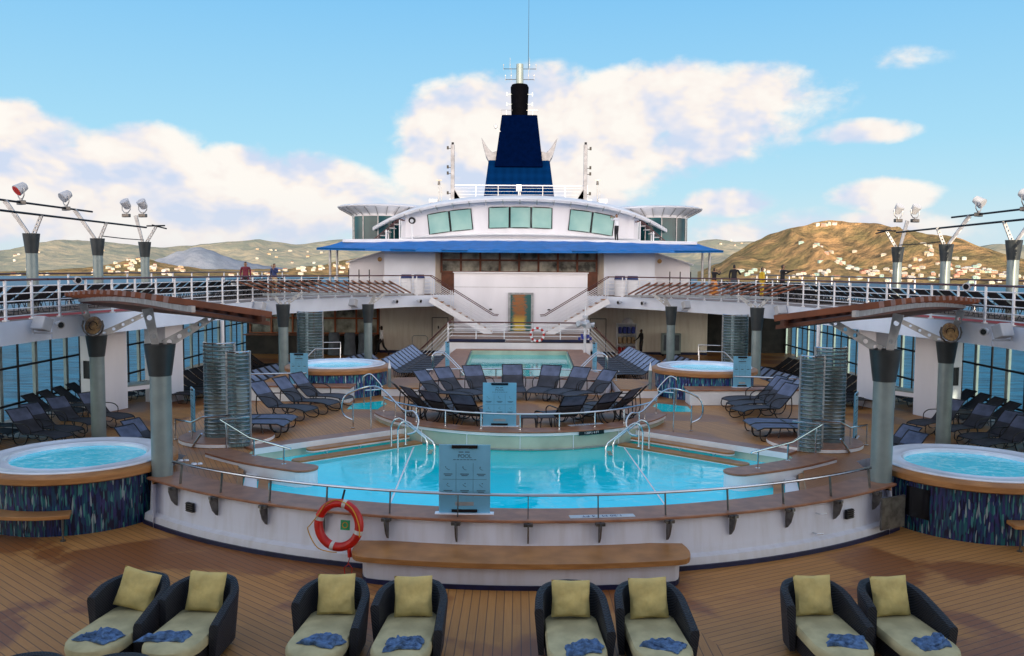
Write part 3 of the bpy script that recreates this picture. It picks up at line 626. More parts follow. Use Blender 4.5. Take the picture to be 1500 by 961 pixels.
# lounge in the middle of the pool
lg = thing('lounge_terrace', 'round lounge terrace with tiled wall and teak rim in the middle of the pool', 'terrace', (0, 25.1, 0), world=True)
T2 = [t*2.5 for t in range(-28, 29)]
mb = MB(); ringwall(mb, 4.22, .3, 4.22, .96, [t for t in T2]);
mb.build('tiled_wall', 'tile_cream', lg)
for th in (-36, -18, 0, 18, 36):
    mb = MB(); mb.box((*pol(th, 4.235), .74), (.02, .02, .44), rz=R(th)); mb.build('panel_joint', 'white_paint', lg)
mb = MB(); ring_slab(mb, 4.1, 4.27, .96, 1.035, T2); mb.build('white_band', 'white_paint', lg, bevel=.01)
mb = MB(); ring_slab(mb, 4.2, 4.26, .62, .645, T2); mb.build('water_ledge', 'arm_metal', lg)
mb = MB(); ring_slab(mb, 3.72, 4.29, 1.037, 1.075, T2); mb.build('rim', 'teak_edge', lg, bevel=.01)
mb = MB(); mb.prism([[pol(t, 4.15) for t in range(0, 360, 6)]], .8, .90, bottom=False); mb.build('floor', 'terrace_planks', lg)
# rear pool terrace
rt = thing('rear_pool_terrace', 'raised teak terrace with white sides around the rear rectangular pool', 'terrace', (0, 34, 0), world=True)
fr = [pol(t, 4.25) for t in range(138, 223, 6)]     # the arc facing the lounge
ro = [(-2.85,39.9),(-3.1,36),(-3.2,30),(-3.15,28.5)] + list(reversed([pol(t, 4.25) for t in range(142, 219, 4)]))[::-1][::-1]
arcp = [pol(t, 4.25) for t in range(138, 223, 4)]; arcp = sorted(arcp, key=lambda p: p[0])
ro = [(-2.9,39.9),(-3.1,36),(-3.2,30)] + arcp + [(3.2,30),(3.1,36),(2.9,39.9)]
rh = [(-2.05,29.75),(2.05,29.75),(2.2,39.3),(-2.2,39.3)]
rh = [(-2.05,29.75)]+[(x, 29.75-.10*(1-(x/2.05)**2)) for x in (-1,0,1)]+[(2.05,29.75),(2.2,39.3),(-2.2,39.3)]
mb = MB(); mb.prism([ro, rh], .86, 1.3, top=False, bottom=False); mb.build('side', 'stained_white', rt)
mb = MB(); mb.prism([ro, rh], 1.303, 1.34); mb.build('top', 'teak_edge', rt)
mb = MB()
for i in range(len(rh)):
    a, b = rh[i], rh[(i+1) % len(rh)]; c = Vector((0, 34.5)); s_ = lambda p: tuple(c+(Vector(p)-c)*.97)
    mb.quad((*s_(a), .2), (*s_(b), .2), (*s_(b), 1.33), (*s_(a), 1.33))
mb.build('white_liner', 'tile_cream', rt)
rp = thing('rear_swimming_pool', 'small rectangular green blue pool behind the round lounge', 'swimming pool', (0, 34, 0), world=True)
mb = MB(); mb.prism([rh], 0, 1.14, bottom=False, sides=False); mb.build('water', 'rear_pool_water', rp)
mb = MB(); mb.box((0, 39.2, 1.20), (4.2, .03, .07)); mb.build('overflow_grille', 'charcoal_cone', rp)
for s in (-1, 1):
    t = thing('side_platform', 'low teak topped white platform on the %s of the round lounge' % SIDE[s], 'platform', (s*4.1, 30, 0), world=True)
    lp = [(s*3.25,28.0),(s*4.5,28.0),(s*4.6,30.6),(s*3.25,30.9)]
    mb = MB(); mb.prism([lp], .86, 1.10); mb.build('side', 'white_paint', t)
    mb = MB(); mb.prism([[(x*1.005, y-.02 if y < 30 else y) for x, y in lp]], 1.103, 1.14); mb.build('top', 'terrace_planks', t)
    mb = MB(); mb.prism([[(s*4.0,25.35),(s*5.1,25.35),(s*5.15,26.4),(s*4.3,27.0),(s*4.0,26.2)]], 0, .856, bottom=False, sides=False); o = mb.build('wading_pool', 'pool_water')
    tag(o, 'shallow turquoise wading water beside the %s rear hot tub' % SIDE[s], 'wading pool')
    t = thing('planter_wall', 'white boundary wall with teak cap left of the left rear hot tub' if s < 0 else 'white boundary wall with teak cap right of the right rear hot tub', 'wall', (s*7.2, 27, 0), world=True)
    lp = [(s*5.25,26.55),(s*9.2,26.9),(s*9.2,27.6),(s*5.25,27.3)]
    mb = MB(); mb.prism([lp], .86, 1.30); mb.build('side', 'white_paint', t)
    lp = [(s*5.2,26.5),(s*9.2,26.85),(s*9.2,27.65),(s*5.2,27.35)]
    mb = MB(); mb.prism([lp], 1.303, 1.35); mb.build('cap', 'teak_edge', t, bevel=.01)
# stage at the end of the rear pool
st = thing('stage', 'white raised stage with navy edge at the end of the rear pool', 'stage', (0, 43, 0), world=True)
mb = MB(); mb.prism([[(-3.3,40.0),(3.3,40.0),(3.6,46.7),(-3.6,46.7)]], .02, 1.62); mb.build('body', 'white_paint', st)
mb = MB(); mb.prism([[(-3.3,40.0),(3.3,40.0),(3.6,46.7),(-3.6,46.7)]], 1.623, 1.66, bottom=False); mb.build('floor', 'stage_planks', st)
mb = MB(); mb.box((-1.95, 39.97, 1.72), (2.6, .03, .13)); mb.box((1.95, 39.97, 1.72), (2.6, .03, .13)); mb.build('navy_edge', 'navy', st)

# upper deck: U shaped slab with fascia
inn = [(12.95,-9),(12.95,20),(12.8,24),(12.3,27),(11.85,30),(11.4,33.5),(10.6,37),(9.3,40),(7.6,43),(5.9,45.5),(4.65,46.6)]
inn3 = smoothpath([(x, y, 0) for x, y in inn], 5); inn = [(p.x, p.y) for p in inn3]
innc = inn+[(4.6, 47.3)]
up = [(-16.7,-9),(-16.7,66),(16.7,66),(16.7,-9)] + innc + [(-x, y) for x, y in reversed(innc)]
mb = MB(); mb.prism([up], 3.0, 3.60, top=False); o = mb.build('upper_deck_fascia', 'pale_blue_paint'); o['kind'] = 'structure'
mb = MB(); mb.prism([up], 3.5, 3.603, bottom=False, sides=False); struct('upper_deck_floor', mb, 'upper_floor')
mb = MB()
for s in (-1, 1):
    I = [p for p in inn if p[1] < 34]
    vs = []
    for x, y in I: vs += [(s*(x+.35), y, 3.608), (s*(x+1.15), y, 3.608)]
    mb.add(vs, [(2*i, 2*i+1, 2*i+3, 2*i+2) for i in range(len(I)-1)])
struct('track_marking', mb, 'red_track')
mb = MB(); mb.box((0, -10, 6.95), (33.4, 8, 13.9)); o = mb.build('added_shade_block', 'white_paint'); tag(o, 'plain white block added out of view behind the viewpoint to shade the deck', 'shade block')  # unseen block added to keep the low sun off the ship
# ------------------------------------------------------------------ hot tubs
def hot_tub(s, x, y, zb, zr, rb, rl, rr, rw, label, mos, bench):
    t = thing('hot_tub', label, 'hot tub', (s*x, y, zb), group='hot tubs around the pool'); h = zr-zb
    mb = MB(); mb.lathe([(rb, 0), (rb, h-.22)], n=96); mb.build('mosaic_side', mos, t)
    mb = MB(); mb.lathe([(rb-.02, h-.24), (rl-.03, h-.22), (rl, h-.20), (rl, h-.10), (rl-.02, h-.075), (rr-.02, h-.03), (rr-.1, h-.03)], n=96); mb.build('wood_lip', 'teak', t)
    mb = MB(); mb.lathe([(rr-.02, h-.06), (rr, h-.02), (rr-.02, h), (rr-.08, h+.005), (rr-.14, h-.015), (rw+.12, h-.03), (rw+.06, h-.015), (rw+.01, h-.04), (rw-.06, h-.35), (.1, h-.5)], n=96); mb.build('rim', 'tub_white', t)
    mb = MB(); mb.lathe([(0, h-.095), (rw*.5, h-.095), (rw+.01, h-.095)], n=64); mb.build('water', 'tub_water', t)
    if bench:
        a0, a1 = bench; mb = MB(); vs = []; n = 24
        for i in range(n+1):
            a = a0+(a1-a0)*i/n; c, q = math.cos(a), math.sin(a); ri, ro = rb+.01, rb+.40
            vs += [(ri*c, ri*q, .42), (ro*c, ro*q, .42), (ro*c, ro*q, .49), (ri*c, ri*q, .49)]
        fs = [(4*i+j, 4*i+(j+1) % 4, 4*i+4+(j+1) % 4, 4*i+4+j) for i in range(n) for j in range(4)] + [(0,1,2,3), (4*n,4*n+1,4*n+2,4*n+3)]
        mb.add(vs, fs); mb.build('bench', 'teak', t, bevel=.01)
        for a in (a0+.06, (a0+a1)/2, a1-.06):
            c, q = math.cos(a), math.sin(a); mb = MB(); mb.cyl(((rb+.33)*c, (rb+.33)*q, 0), ((rb+.33)*c, (rb+.33)*q, .42), .018, n=8); mb.cyl(((rb+.33)*c, (rb+.33)*q, 0), ((rb+.33)*c, (rb+.33)*q, .02), .05, n=10); mb.build('bench_leg', 'bracket_metal', t)
    return t
TX, TY = 9.02, 17.42
hot_tub(-1, 9.0, TY, 0, 1.2, 1.74, 1.88, 1.76, 1.26, 'large round hot tub with blue mosaic and bench beside the lifebuoy side of the pool', 'mosaic', (R(205), R(292)))
tr_ = hot_tub(1, 9.15, TY, 0, 1.2, 1.74, 1.88, 1.76, 1.26, 'large round hot tub with blue mosaic and an open dark hatch in its side', 'mosaic', (R(262), R(345)))
hot_tub(-1, 6.1, 28.95, .80, 1.83, 1.62, 1.75, 1.58, 1.12, 'rear round hot tub with teal mosaic, the one nearer the walking waiter', 'mosaic_rear', None)
hot_tub(1, 6.2, 29.05, .80, 1.83, 1.62, 1.75, 1.58, 1.12, 'rear round hot tub with teal mosaic, the one nearer the towel shelf', 'mosaic_rear', None)
# open hatch of the right tub and its dark door
mb = MB(); n = 6
vs = [((1.755)*math.cos(a), 1.755*math.sin(a), z) for a in [R(203+i*2.7) for i in range(n+1)] for z in (.28, .86)]
mb.add(vs, [(2*i, 2*i+2, 2*i+3, 2*i+1) for i in range(n)]); mb.build('hatch_opening', 'screen_black', tr_)
mb = MB(); a, b = Vector((7.05, 16.12)), Vector((7.78, 15.95)); 
mb.prism([[(6.72,15.90),(7.28,16.20),(7.26,16.24),(6.70,15.94)]], .20, .80); o = mb.build('hatch_door', 'bracket_metal'); tag(o, 'grey brown open hatch door against the white pool wall', 'hatch door')
for s in (-1, 1):
    mb = MB(); mb.box((s*5.8, 27.38 if False else 27.325, 1.12), (.55, .03, .22)); 
    o = mb.build('grille', 'black_metal'); tag(o, 'small black grille below the %s rear hot tub' % SIDE[s], 'grille')

# ------------------------------------------------------------------ front bench
bt = thing('curved_bench', 'long curved bench with teak seat on a white base at the pool wall', 'bench', (0, 13.2, 0), world=True)
def bench_loop(rout, th0, tip):
    o = [pol(t, rout) for t in range(-int(th0), int(th0)+1, 1)]
    r_end = [pol(th0+tip*math.sin(R(a)), rout-(rout-11.2)*(1-math.cos(R(a)))) for a in range(15, 91, 15)]
    l_end = [pol(-p0, r0) for p0, r0 in [(th0+tip*math.sin(R(a)), rout-(rout-11.2)*(1-math.cos(R(a)))) for a in range(90, 14, -15)]]
    return l_end+o+r_end
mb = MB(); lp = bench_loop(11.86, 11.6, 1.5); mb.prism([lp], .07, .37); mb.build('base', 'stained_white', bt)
mb = MB(); lp = bench_loop(11.88, 11.6, 1.5); mb.prism([lp], 0, .075); mb.build('base_stripe', 'navy', bt)
mb = MB(); lp = bench_loop(11.98, 12.2, 1.7); mb.prism([lp], .375, .46); mb.build('seat', 'teak', bt, bevel=.02)

# ------------------------------------------------------------------ pool rail on the coaming
pr = thing('pool_handrail', 'long curved chrome handrail on thin posts along the front pool coaming', 'railing', (0, 14, .9), world=True)
mb = MB(); mb.tube([pol(t, 10.98, 1.28) for t in [x*1.5 for x in range(-25, 26)]], .026, 8); mb.build('handrail', 'chrome', pr)
for k_ in range(-6, 7):
    th = .6+6.07*k_; mb = MB()
    a = pol(th, 11.2, .84); b = pol(th, 11.0, 1.28); mb.beam((*pol(th, 11.03), .86), (*pol(th, 10.985), 1.27), .014, .045, up=(math.sin(R(th)), -math.cos(R(th)), 0)); p_ = mb.build('post', 'bracket_metal', pr)
    mb = MB(); d = Vector((math.sin(R(th)), -math.cos(R(th)), 0)); tt = Vector((d.y, -d.x, 0))
    P = [Vector(pol(th, r, z)) for r, z in ((11.09,.87),(11.27,.87),(11.28,.80),(11.22,.62),(11.14,.52),(11.10,.50),(11.09,.62))]
    k = len(P); mb.add([p+tt*.012 for p in P]+[p-tt*.012 for p in P], [tuple(range(k)), tuple(range(2*k-1, k-1, -1))]+[(i, (i+1) % k, k+(i+1) % k, k+i) for i in range(k)])
    mb.box((*pol(th, 11.19), .845), (.15, .1, .05), rz=R(th)); f = mb.build('bracket', 'bracket_metal', p_)
def chrome_rail(path, posts, label, z0, cat='railing', name='chrome_rail', r=.024, sm=5):
    t = thing(name, label, cat, (path[0][0], path[0][1], z0), world=True)
    mb = MB(); mb.tube(smoothpath(path, sm) if sm else path, r, 8); mb.build('handrail', 'chrome', t)
    for (x, y, zt, zb) in posts:
        mb = MB(); mb.cyl((x, y, zb), (x, y, zt), .018, n=8); mb.cyl((x, y, zb), (x, y, zb+.015), .05, n=12); mb.build('post', 'chrome', t)
    return t
for s in (-1, 1):
    # rail over the divider and past the showers
    a = [at(1217 if s > 0 else 313, 616, Y=19.3), at(1180 if s > 0 else 362, 650, Y=18.6), at(1113 if s > 0 else 418, 664, Y=17.6)]
    pts = [(s*abs(v.x), v.y, v.z) for v in a]; pts[0] = (s*6.75, 19.3, 1.58); pts[1] = (s*5.85, 18.5, 1.34); pts[2] = (s*4.72, 17.55, 1.30)
    chrome_rail([(s*6.2, 19.6, 1.6)]+pts, [(s*6.6, 19.2, 1.55, .86), (s*5.75, 18.45, 1.34, .94), (s*4.9, 17.7, 1.31, .94)], 'bent chrome rail over the %s pool divider' % SIDE[s], .9, sm=0)
    # stair rail of the pool steps
    lp = [(s*5.05, 21.8, 1.25), (s*5.2, 21.95, 1.42), (s*4.95, 21.75, 1.62), (s*4.55, 21.35, 1.66), (s*4.0, 20.75, 1.30), (s*3.65, 20.4, 1.18), (s*3.35, 20.3, 1.0), (s*3.4, 20.35, .86), (s*3.65, 20.5, .80)]
    def P2(px, py, Y): v = at(px, py, Y=Y); return (v.x, v.y, v.z)
    q = [(516,615,22.3),(503,607,22.3),(501,590,22.3),(510,577,22.3),(541,566,22.0),(562,572,21.6),(590,600,21.1),(606,603,20.9),(613,616,20.8),(608,632,20.7),(596,636,20.6)]
    path = [P2(a_, b_, c_) for a_, b_, c_ in q]; path = [(s*abs(x)+(.0 if s < 0 else .1), y, z) for x, y, z in path]
    po = [P2(x_, y_, Y_) for x_, y_, Y_ in ((517,590,22.3),(543,566,21.95),(594,600,21.0))]
    po = [(s*abs(x)+(.0 if s < 0 else .1), y, z, .86 if i < 2 else .7) for i, (x, y, z) in enumerate(po)]
    chrome_rail(path, po, 'looped chrome handrail at the teak pool steps on the %s' % SIDE[s], .86)
    # pool ladder
    t = thing('pool_ladder', 'arched double chrome ladder at the %s end of the lounge wall' % SIDE[s], 'ladder', (s*2.6, 21.6, .9), world=True)
    for k_, (ox, oy) in enumerate(((0, 0), (.34, -.26))):
        ox *= s*(-1)*-1*.75; 
        base = Vector((s*3.05+(-s)*0+ox*-1*.0, 20.9, 0)) if False else Vector((s*(3.15-.22*k_), 20.95-.42*k_, 0))
        end = Vector((s*(2.25-.22*k_), 20.75-.42*k_, 0)); 
        P = [(base.x, base.y, .45), (base.x, base.y, 1.15)]
        for A in range(0, 181, 30):
            f_ = (1-math.cos(R(A)))/2*.45; P.append((base.x+(end.x-base.x)*f_, base.y+(end.y-base.y)*f_, 1.15+.22*math.sin(R(A))*(1 if A < 91 else .9)))
        P = P[:-1]+[(base.x+(end.x-base.x)*.95, base.y+(end.y-base.y)*.95, .92), (end.x, end.y, .8), (end.x, end.y, .4)]
        mb = MB(); mb.tube(P, .022, 8); mb.build('rail', 'chrome', t)
    for z in (.62, .50):
        mb = MB(); mb.box((s*2.15, 20.55, z), (.10, .5, .02)); mb.build('step', 'chrome', t)
    mb = MB(); a_ = at(606 if s < 0 else 914, 655, z=.604); b_ = at(568 if s < 0 else 978, 745, z=.604)
    dv = (b_-a_).normalized()*.018; pv = Vector((dv.y, -dv.x, 0))
    mb.add([a_-pv, b_-pv, b_+pv, a_+pv], [(0,1,2,3)]); o = mb.build('lane_line', 'white_paint'); tag(o, 'thin white floating rope on the water near the %s ladder' % SIDE[s], 'rope')
    # little rails in front of rear tubs
    lp = [(s*4.75,26.2,.86),(s*4.75,26.2,1.62),(s*4.72,26.2,1.74),(s*4.55,26.2,1.80),(s*4.35,26.2,1.62),(s*4.2,26.2,1.42),(s*4.25,26.2,1.34),(s*4.7,26.2,1.30)]
    chrome_rail(lp, [], 'short looped chrome grab rail in front of the %s rear hot tub' % SIDE[s], .86, 'grab rail', 'grab_rail', .02, 4)
    # arched rails of the rear pool
    t = thing('pool_ladder', 'slim arched chrome ladder at the %s side of the rear pool' % SIDE[s], 'ladder', (s*2.8, 30, 1.34), world=True)
    for dy in (0, .5):
        mb = MB(); P = [(s*3.05, 30+dy, 1.34), (s*3.05, 30+dy, 1.85)]+[(s*(2.8-.25*math.cos(R(a))*-1*-1), 30+dy, 1.85+.2*math.sin(R(a))) for a in range(150, 29, -30)][::-1]
        P = [(s*3.05, 30+dy, 1.34), (s*3.05, 30+dy, 1.9), (s*2.98, 30+dy, 2.05), (s*2.8, 30+dy, 2.1), (s*2.6, 30+dy, 2.02), (s*1.9, 30+dy, 1.3), (s*1.85, 30+dy, 1.1)]
        mb.tube(smoothpath(P, 3), .022, 8); mb.build('rail', 'chrome', t)
    # chrome stair rails at the terrace edge
    for i, (x, y) in enumerate(((7.9, 34.8), (8.5, 37.8))):
        chrome_rail([(s*(x+1.3), y-.3, .75), (s*(x+.35), y, 1.75), (s*(x-.6), y+.3, 1.75), (s*(x-.6), y+.3, .86)], [(s*(x+.35), y, 1.75, .86)], '%s bent chrome stair rail at the terrace edge on the %s' % (('nearer', 'farther')[i], SIDE[s]), .86, sm=0)
    chrome_rail([(s*8.15, 18.9, 1.05), (s*8.9, 19.6, .35), (s*8.0, 19.9, .32), (s*7.3, 19.6, 1.2)], [], 'bright bent chrome rail between the front hot tub and the column on the %s' % SIDE[s], .3, sm=0)
    chrome_rail([(s*8.3, 20.6, 1.35), (s*7.75, 20.2, 1.35), (s*7.2, 19.4, 1.62), (s*6.6, 19.5, 1.64)], [(s*7.75, 20.2, 1.35, .86), (s*8.3, 20.6, 1.35, .86)], 'short chrome rail in front of the shower screens on the %s' % SIDE[s], .86, sm=0)
    chrome_rail([(s*6.7, 27.0, 1.72), (s*9.0, 27.3, 1.62)], [(s*9.0, 27.3, 1.62, 1.35)], 'low chrome rail on the boundary wall at the %s' % SIDE[s], 1.35, sm=0)
chrome_rail([pol(t, 4.0, 1.46) for t in range(-70, 71, 5)], [(*pol(t, 4.0), 1.46, 1.07) for t in range(-70, 71, 14)], 'curved chrome rail around the front of the round lounge', 1.07, sm=0)
chrome_rail([(x, 29.1+.09*x*x*-1*.5, 1.66) for x in [(-3.3+i*.33) for i in range(21)]], [(x, 29.1-.045*x*x, 1.66, 1.34) for x in (-3.2, -2, -.8, .8, 2, 3.2)], 'thin chrome rail between the lounge and the rear pool', 1.34, sm=0)
for s in (-1, 1):
    t = thing('bollard', 'slim pale blue pointed post beside the rear pool on the %s' % SIDE[s], 'post', (s*4.25, 28.1, 1.14), group='slim posts beside the rear pool')
    mb = MB(); mb.cyl((0,0,0), (0,0,.62), .055, n=14); mb.build('post', 'column_grey', t)
    mb = MB(); mb.cyl((0,0,.62), (0,0,.9), .055, .004, n=14); mb.build('tip', 'white_paint', t)

# ------------------------------------------------------------------ lifebuoys
def lifebuoy(loc, rx, rz, R0, r0, label, full=True):
    t = thing('lifebuoy', label, 'lifebuoy', loc); t.rotation_euler = (rx, 0, rz)
    mb = MB(); n = 48; pts = [(R0*math.cos(2*PI*i/n), 0, R0*math.sin(2*PI*i/n)) for i in range(n)]
    mb.tube(pts, r0, 16, closed=True); mb.build('ring', 'ring_red', t)
    for a in (75, 165, 255, 345) if full else range(22, 360, 45):
        mb = MB(); w_ = 5 if full else 11; pp = [(R0*math.cos(R(a+d)), 0, R0*math.sin(R(a+d))) for d in (-w_, 0, w_)]; mb.tube(pp, r0*1.04, 16); mb.build('band', 'reflective' if full else 'white_paint', t)
    return t
p = at(497, 768, Y=13.9)
lb = lifebuoy((p.x, 13.86, p.z+.0), R(-6), R(-12), .355, .072, 'orange red lifebuoy with silver bands hanging on the front pool wall')
mb = MB(); mb.tube(smoothpath([(-.22,-.08,.33),(-.33,-.1,.15),(-.46,-.1,-.02),(-.50,-.09,-.08),(-.42,-.09,-.25),(-.30,-.09,-.38),(-.12,-.09,-.42),(.02,-.09,-.42)], 5), .009, 6); mb.tube(smoothpath([(-.2,-.08,.34),(0,-.09,.42),(.25,-.09,.30),(.38,-.09,.05),(.40,-.09,-.15)], 5), .009, 6); mb.build('rope', 'rope_yellow', lb)
mb = MB(); mb.cyl((.03,0,.35), (.04,.1,.56), .018, n=8); mb.build('hanger', 'black_metal', lb)
mb = MB(); mb.cyl((.20,-.02,-.35), (.22,-.02,-.50), .035, n=10); mb.tube([(.22,-.02,-.5),(.19,-.02,-.62),(.12,0,-.68),(.14,0,-.80)], .008, 6); mb.tube([(.2,-.02,-.6),(.26,0,-.68),(.25,0,-.80)], .008, 6); mb.build('light_lanyard', 'ring_red', lb)
mb = MB(); mb.box((.10, .03, .0), (.16, .012, .16)); mb.build('green_card', 'tag_green', lb)
mb = MB(); mb.tube([(.10+.045*math.cos(2*PI*i/20), .02, .045*math.sin(2*PI*i/20)) for i in range(20)], .008, 6, closed=True); mb.build('card_ring', 'rope_yellow', lb)
lifebuoy((at(787, 490, Y=40).x, 39.9, at(787, 490, Y=40).z), 0, 0, .30, .055, 'red and white lifebuoy hanging on the stage railing', full=False)

# ------------------------------------------------------------------ information boards
def board(x, y, z, rz, w_, h, label, head, text_=True):
    t = thing('sign_board', label, 'sign', (x, y, z), rz, group='pale blue information boards')
    mb = MB(); mb.box((0, 0, h/2), (w_, .03, h)); mb.build('panel', 'sign_blue', t, bevel=.004)
    mb = MB(); mb.box((0, -.02, h-.03), (w_*.5, .045, .055)); mb.build('top_clip', 'screen_black', t)
    mb = MB(); mb.box((0, -.02, .055), (w_*.5, .045, .045)); mb.build('bottom_clip', 'screen_black', t)
    mb = MB(); mb.box((0, 0, .008), (w_*1.15, .14, .016)); mb.build('foot_plate', 'tub_white', t)
    if text_:
        e = R(90); k = w_/.86
        if head: text(head, .088*k, (0, -.018, h*.835), (e, 0, 0), 'sign_text', 'heading', t)
        mb = MB()
        if not head: mb.box((0, -.0165, h*.835), (w_*.42, .003, .035))
        for q in (-.06, .045): mb.box((q*w_/.86, -.0165, h*.895), (w_*.09, .003, .016))
        for q in range(7): mb.box(((-.17+.057*q)*k, -.0165, h*.785), (.044*k, .003, .010))
        for gx in (-w_/6, w_/6): mb.box((gx, -.0165, h*.49), (.004, .003, h*.5))
        mb.box((0, -.0165, h*.5), (w_*.86, .003, .004)); mb.build('grid', 'sign_text', t)
        for i, gx in enumerate((-w_/3.1, 0, w_/3.1)):
            for j, gz in enumerate((h*.64, h*.40)):
                mb = MB(); q = (i+j*3)
                mb.tube([(gx-.03*k, -.017, gz+.03*k), (gx, -.017, gz), (gx+.03*k, -.017, gz-.01*k*q/3)], .0035*k, 5)
                mb.cyl((gx-.04*k+.012*q*k, -.0165, gz+.045*k), (gx-.04*k+.012*q*k, -.019, gz+.045*k), .009*k, n=10)
                mb.box((gx, -.0165, gz-.075*k), (w_*.17, .003, .014)); mb.box((gx, -.0165, gz-.100*k), (w_*.12, .003, .012)); mb.build('pictogram', 'sign_text', t)
        mb = MB(); mb.box((0, -.0165, h*.145), (w_*.36, .004, h*.055)); mb.build('label_strip', 'arm_metal', t)
    return t
board(-.95, 14.33, .905, 0, .86, 1.17, 'pale blue board headed POOL standing on the front coaming', 'POOL')
a = at(732, 621, z=1.08); board(a.x, 21.55, 1.076, 0, .84, 1.10, 'pale blue board headed POOL on the rim of the round lounge', 'POOL')
board(-6.95, 27.1, 1.35, 0, .56, .98, 'pale blue board on the teak cap before the left rear hot tub', '')
board(7.0, 27.2, 1.35, 0, .56, .98, 'pale blue board on the teak cap before the right rear hot tub', '')
board(-8.15, 21.35, .86, R(-62), .62, 1.15, 'pale blue board seen edge on behind the left front column', '')
board(8.35, 21.45, .86, R(62), .62, 1.15, 'pale blue board seen edge on behind the right front column', '')
board(-2.62, 31.3, 1.34, R(80), .5, 1.05, 'pale blue board seen edge on at the left of the rear pool', '')
board(2.72, 31.3, 1.34, R(-80), .5, 1.05, 'pale blue board seen edge on at the right of the rear pool', '')
# depth markings
def plate(x, y, z, w_, d, txt, rz, label, vert=False):
    t = thing('depth_marking', label, 'depth marking', (x, y, z), rz)
    if vert:
        mb = MB(); mb.box((0, 0, 0), (w_, .012, d)); mb.build('plate', 'screen_black', t)
        text(txt, d*.8, (0, -.009, 0), (R(90), 0, 0), 'white_paint', 'lettering', t)
    else:
        mb = MB(); mb.box((0, 0, .004), (w_, d, .008)); mb.build('plate', 'lamp_white', t)
        text(txt, d*.75, (0, 0, .010), (0, 0, R(180)), 'cloth_blue', 'lettering', t)
a = at(882, 756, z=.91); plate(a.x, a.y, .906, 1.10, .17, '1.20 M / 4 FT', R(7), 'pale depth marking strip reading 1.20 M on the front coaming')
a = at(858, 622, z=1.08); plate(a.x, a.y+.02, 1.077, .95, .16, '1.20 M / 4 FT', R(24), 'pale depth marking strip on the rim of the round lounge')
p = pol(24.3, 4.285); plate(p[0], p[1], 1.0, .70, .10, '1.20M / 4 FT', R(24.3), 'black depth sign with white letters below the lounge rim', True)
# puddle towels / small white slippers
for i, (px, py) in enumerate(((264, 675), (284, 680))):
    v = at(px, py, z=.86); mb = MB(); mb.lathe([(0,.03),(.05,.03),(.07,0)], n=14); mb.lathe([(0,.025),(.045,.025),(.06,0)], c=(.12,.03,0), n=14)
    o = mb.build('cup_lid', 'tub_white'); o.location = (v.x, v.y, .857); tag(o, '%s crumpled white cup lids on the wet teak by the left column' % ('smaller nearer' if i == 0 else 'larger farther'), 'cup lid')

# ------------------------------------------------------------------ loungers
def make_lounger(full=True, name='sun_lounger', dark=False):
    """foot at x=-.95, head at x=+.95"""
    t = thing(name, 'x', 'sun lounger', (0, 0, -60), group='dark sling sun loungers')
    W = .33
    side_ = [(-.95,.27),(-.85,.315),(-.6,.34),(-.3,.34),(0,.325),(.22,.315)]
    back_ = [(.22,.315),(.40,.45),(.62,.66),(.82,.88),(.90,.95)] if full else [(.22,.315),(.42,.42),(.66,.60),(.84,.75),(.92,.81)]
    def sheet(prof, w_, th=.012):
        mb = MB(); P = [Vector((x, 0, z)) for x, z in prof]; P = smoothpath([tuple(p) for p in P], 4); n = len(P)
        vs = []
        for p in P:
            for q in (-1, -.4, .4, 1): vs.append((p.x, q*w_, p.z-.012*(1-q*q)))
        mb.add(vs, [(4*i+j, 4*i+4+j, 4*i+5+j, 4*i+1+j) for i in range(n-1) for j in range(3)], True); return mb
    sheet(side_, W).build('seat_sling', 'sling_dark' if dark else 'sling_fabric', t)
    sheet(back_[:3]+[(.62,.66)], W).build('back_sling', 'sling_fabric', t) if full else sheet(back_, W).build('back_sling', 'sling_dark' if dark else 'sling_fabric', t)
    if not full and not dark: sheet([(x+.004, z+.02) for x, z in back_[1:]], W*.62).build('head_panel', 'stripe_blue', t)
    if full: sheet([(.60,.645),(.82,.88),(.90,.95)], W*.97).build('head_panel', 'sling_head', t)
    mb = MB()
    for s in (-1, 1):
        mb.tube(smoothpath([(x, s*W, z) for x, z in side_+back_[1:]], 3), .017, 6)
    for x, z in (side_[0], back_[-1], (.22,.315)): mb.cyl((x, -W, z), (x, W, z), .015, n=6)
    if not full:
        for s in (-1, 1): mb.tube([(-.8,s*W,.32),(-.7,s*W,0),(-.4,s*W,.02),(-.3,s*W,.33)], .014, 4); mb.tube([(.1,s*W,.32),(.25,s*W,0),(.55,s*W,0),(.6,s*W,.6)], .014, 4)
    mb.build('frame', 'frame_dark', t)
    if full:
        for s in (-1, 1):
            mb = MB(); mb.tube(smoothpath([(-.93,s*(W+.01),.26),(-.96,s*(W+.01),.12),(-.86,s*(W+.01),.02),(-.62,s*(W+.01),.03),(-.45,s*(W+.01),.16),(-.38,s*(W+.01),.33)], 4), .015, 6); mb.build('leg', 'frame_dark', t)
            mb = MB(); mb.tube(smoothpath([(.0,s*(W+.01),.32),(.10,s*(W+.01),.1),(.25,s*(W+.01),.01),(.5,s*(W+.01),.03),(.62,s*(W+.01),.25),(.60,s*(W+.01),.62)], 4), .015, 6); mb.build('leg', 'frame_dark', t)
            mb = MB(); mb.tube(smoothpath([(-.12,s*(W+.03),.33),(-.10,s*(W+.05),.50),(.08,s*(W+.05),.60),(.35,s*(W+.05),.61),(.56,s*(W+.03),.60)], 4), .016, 6); mb.build('armrest', 'frame_dark', t)
    return t
LF = make_lounger(True); LS = make_lounger(False); LD = make_lounger(False, dark=True)
